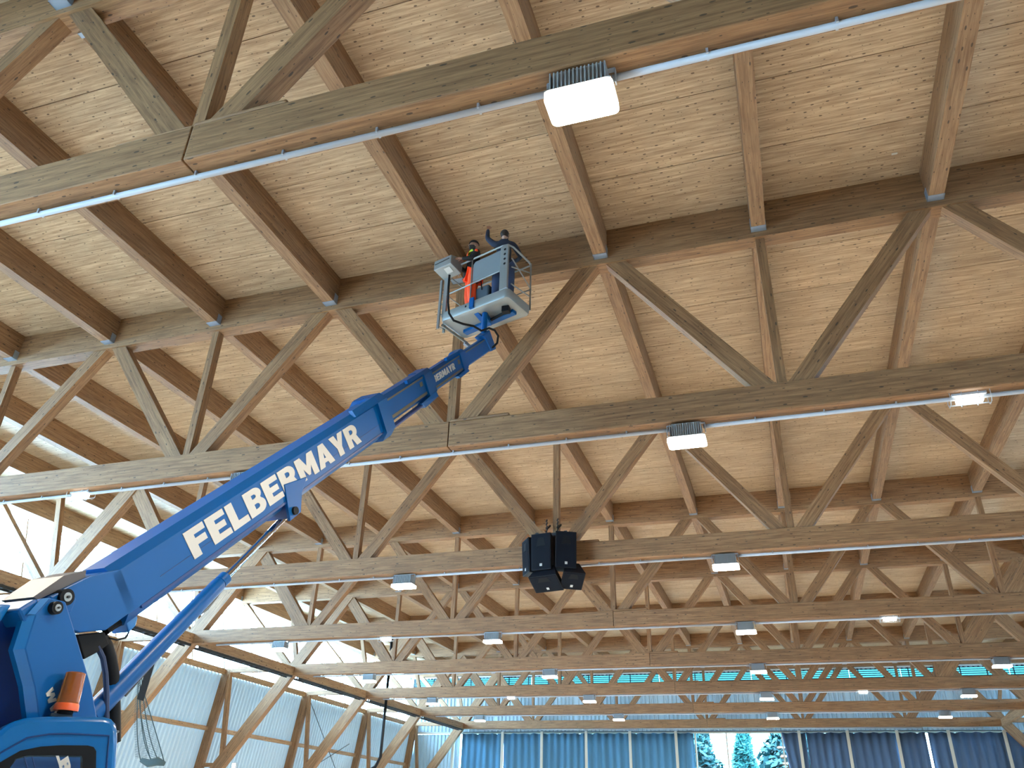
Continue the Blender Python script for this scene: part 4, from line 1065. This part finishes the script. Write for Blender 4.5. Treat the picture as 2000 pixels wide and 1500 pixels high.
# white speck on the ceiling at the right
p = on_plane(1747, 300, V((0, 0, ZC)), cz)
o = MB().box(p.x-.05, p.x+.05, p.y-.022, p.y+.022, ZC-.008, ZC+.001).build('sticker', M['white']); tag(o, 'tiny white spot stuck on the ceiling boards at the upper right', 'sticker')
# black pole hanging before the left wall
o = MB().tube([(-23.0, 46.0, TB-.1), (-23.0, 46.0, 3.42+CH), (-23.25, 46.0, 2.9+CH), (-24.3, 46.0, 2.4+CH), (-24.3, 46.0, .0)], .085, 12).build('downpipe', M['black'], None, True)
tag(o, 'black vertical pipe before the left wall, bending at its lower end', 'pipe')
# gathered ball net on a strap
nt_ = thing('net', 'dark gathered net hanging by a strap beside the lower end of the lift cylinder', 'net', (-15.45, 17.5, 0))
no = V((-15.45, 17.5, 0))
def np_(x, y, d=20.0): return V((0, 0, CH))+ray(x, y)*d-no
MB().beam(np_(303, 1270), np_(274, 1367), .02, .17, FW).build('strap', M['black'], nt_)
knot = MB().tube([np_(275, 1484), np_(290, 1491), np_(308, 1487), np_(322, 1492)], [.05, .09, .1, .05], 8); knot.build('bundle', M['net'], nt_, True)
b = MB()
tops = [(272, 1312), (274, 1315), (272, 1365), (280, 1350), (276, 1313)]; mids = [(262, 1440), (270, 1455), (276, 1420), (296, 1400), (283, 1440)]; bots = [(275, 1486), (300, 1490), (296, 1490), (322, 1492), (312, 1490)]
for a, m_, c in zip(tops, mids, bots):
    pa, pm, pc = np_(*a), np_(*m_, 20.1), np_(*c)
    pts = [pa*(1-f)**2+pm*2*f*(1-f)+pc*f*f for f in [i/8 for i in range(9)]]
    b.tube(pts, .012, 5)
for k in range(46):
    f = k/46; y = 1330+150*f
    xl_ = 268-7*math.sin(min(1, f*1.3)*2.2); xr_ = 272+48*f
    for q in range(2):
        b.tube([np_(xl_+(xr_-xl_)*0.02, y+q*3), np_((xl_+xr_)/2, y+6), np_(xr_, y-3+q*2)], .0035, 3, False)
stuff(b.build('mesh_cords', M['net'], nt_))
# steel cross cables at the left wall between the fifth and sixth trusses
for i, (y0, z0, y1, z1, lb) in enumerate(((YT(6)+.2, 6.6+CH, YT(6)+7.4, 1.6+CH, 'thin dark bracing cable on the left wall, sloping down from the sixth truss'),
                                 (YT(6)+6.4, 4.6+CH, YT(5)+7.6, 1.7+CH, 'thin dark bracing cable on the left wall, crossing the longer one'))):
    xx0 = wallpt(z0, 1, -.35); xx1 = wallpt(z1, 1, -.35)
    o = MB().tube([(xx0, y0, z0), (xx1, y1, z1)], .022, 6).build('bracing_cable', M['darkmetal']); tag(o, lb, 'cable')
# small floodlight low on the frame leg
L = thing('wall_lamp', 'small lit lamp low on the leg of the fifth truss', 'lamp', (-26.4, YT(5)-.25, 2.25+CH))
MB().box(-.12, .12, -.06, .06, -.2, .2).build('housing', M['housing'], L)
MB().box(-.09, .09, -.075, -.06, -.17, .17).build('diffuser', M['glow_small'], L)
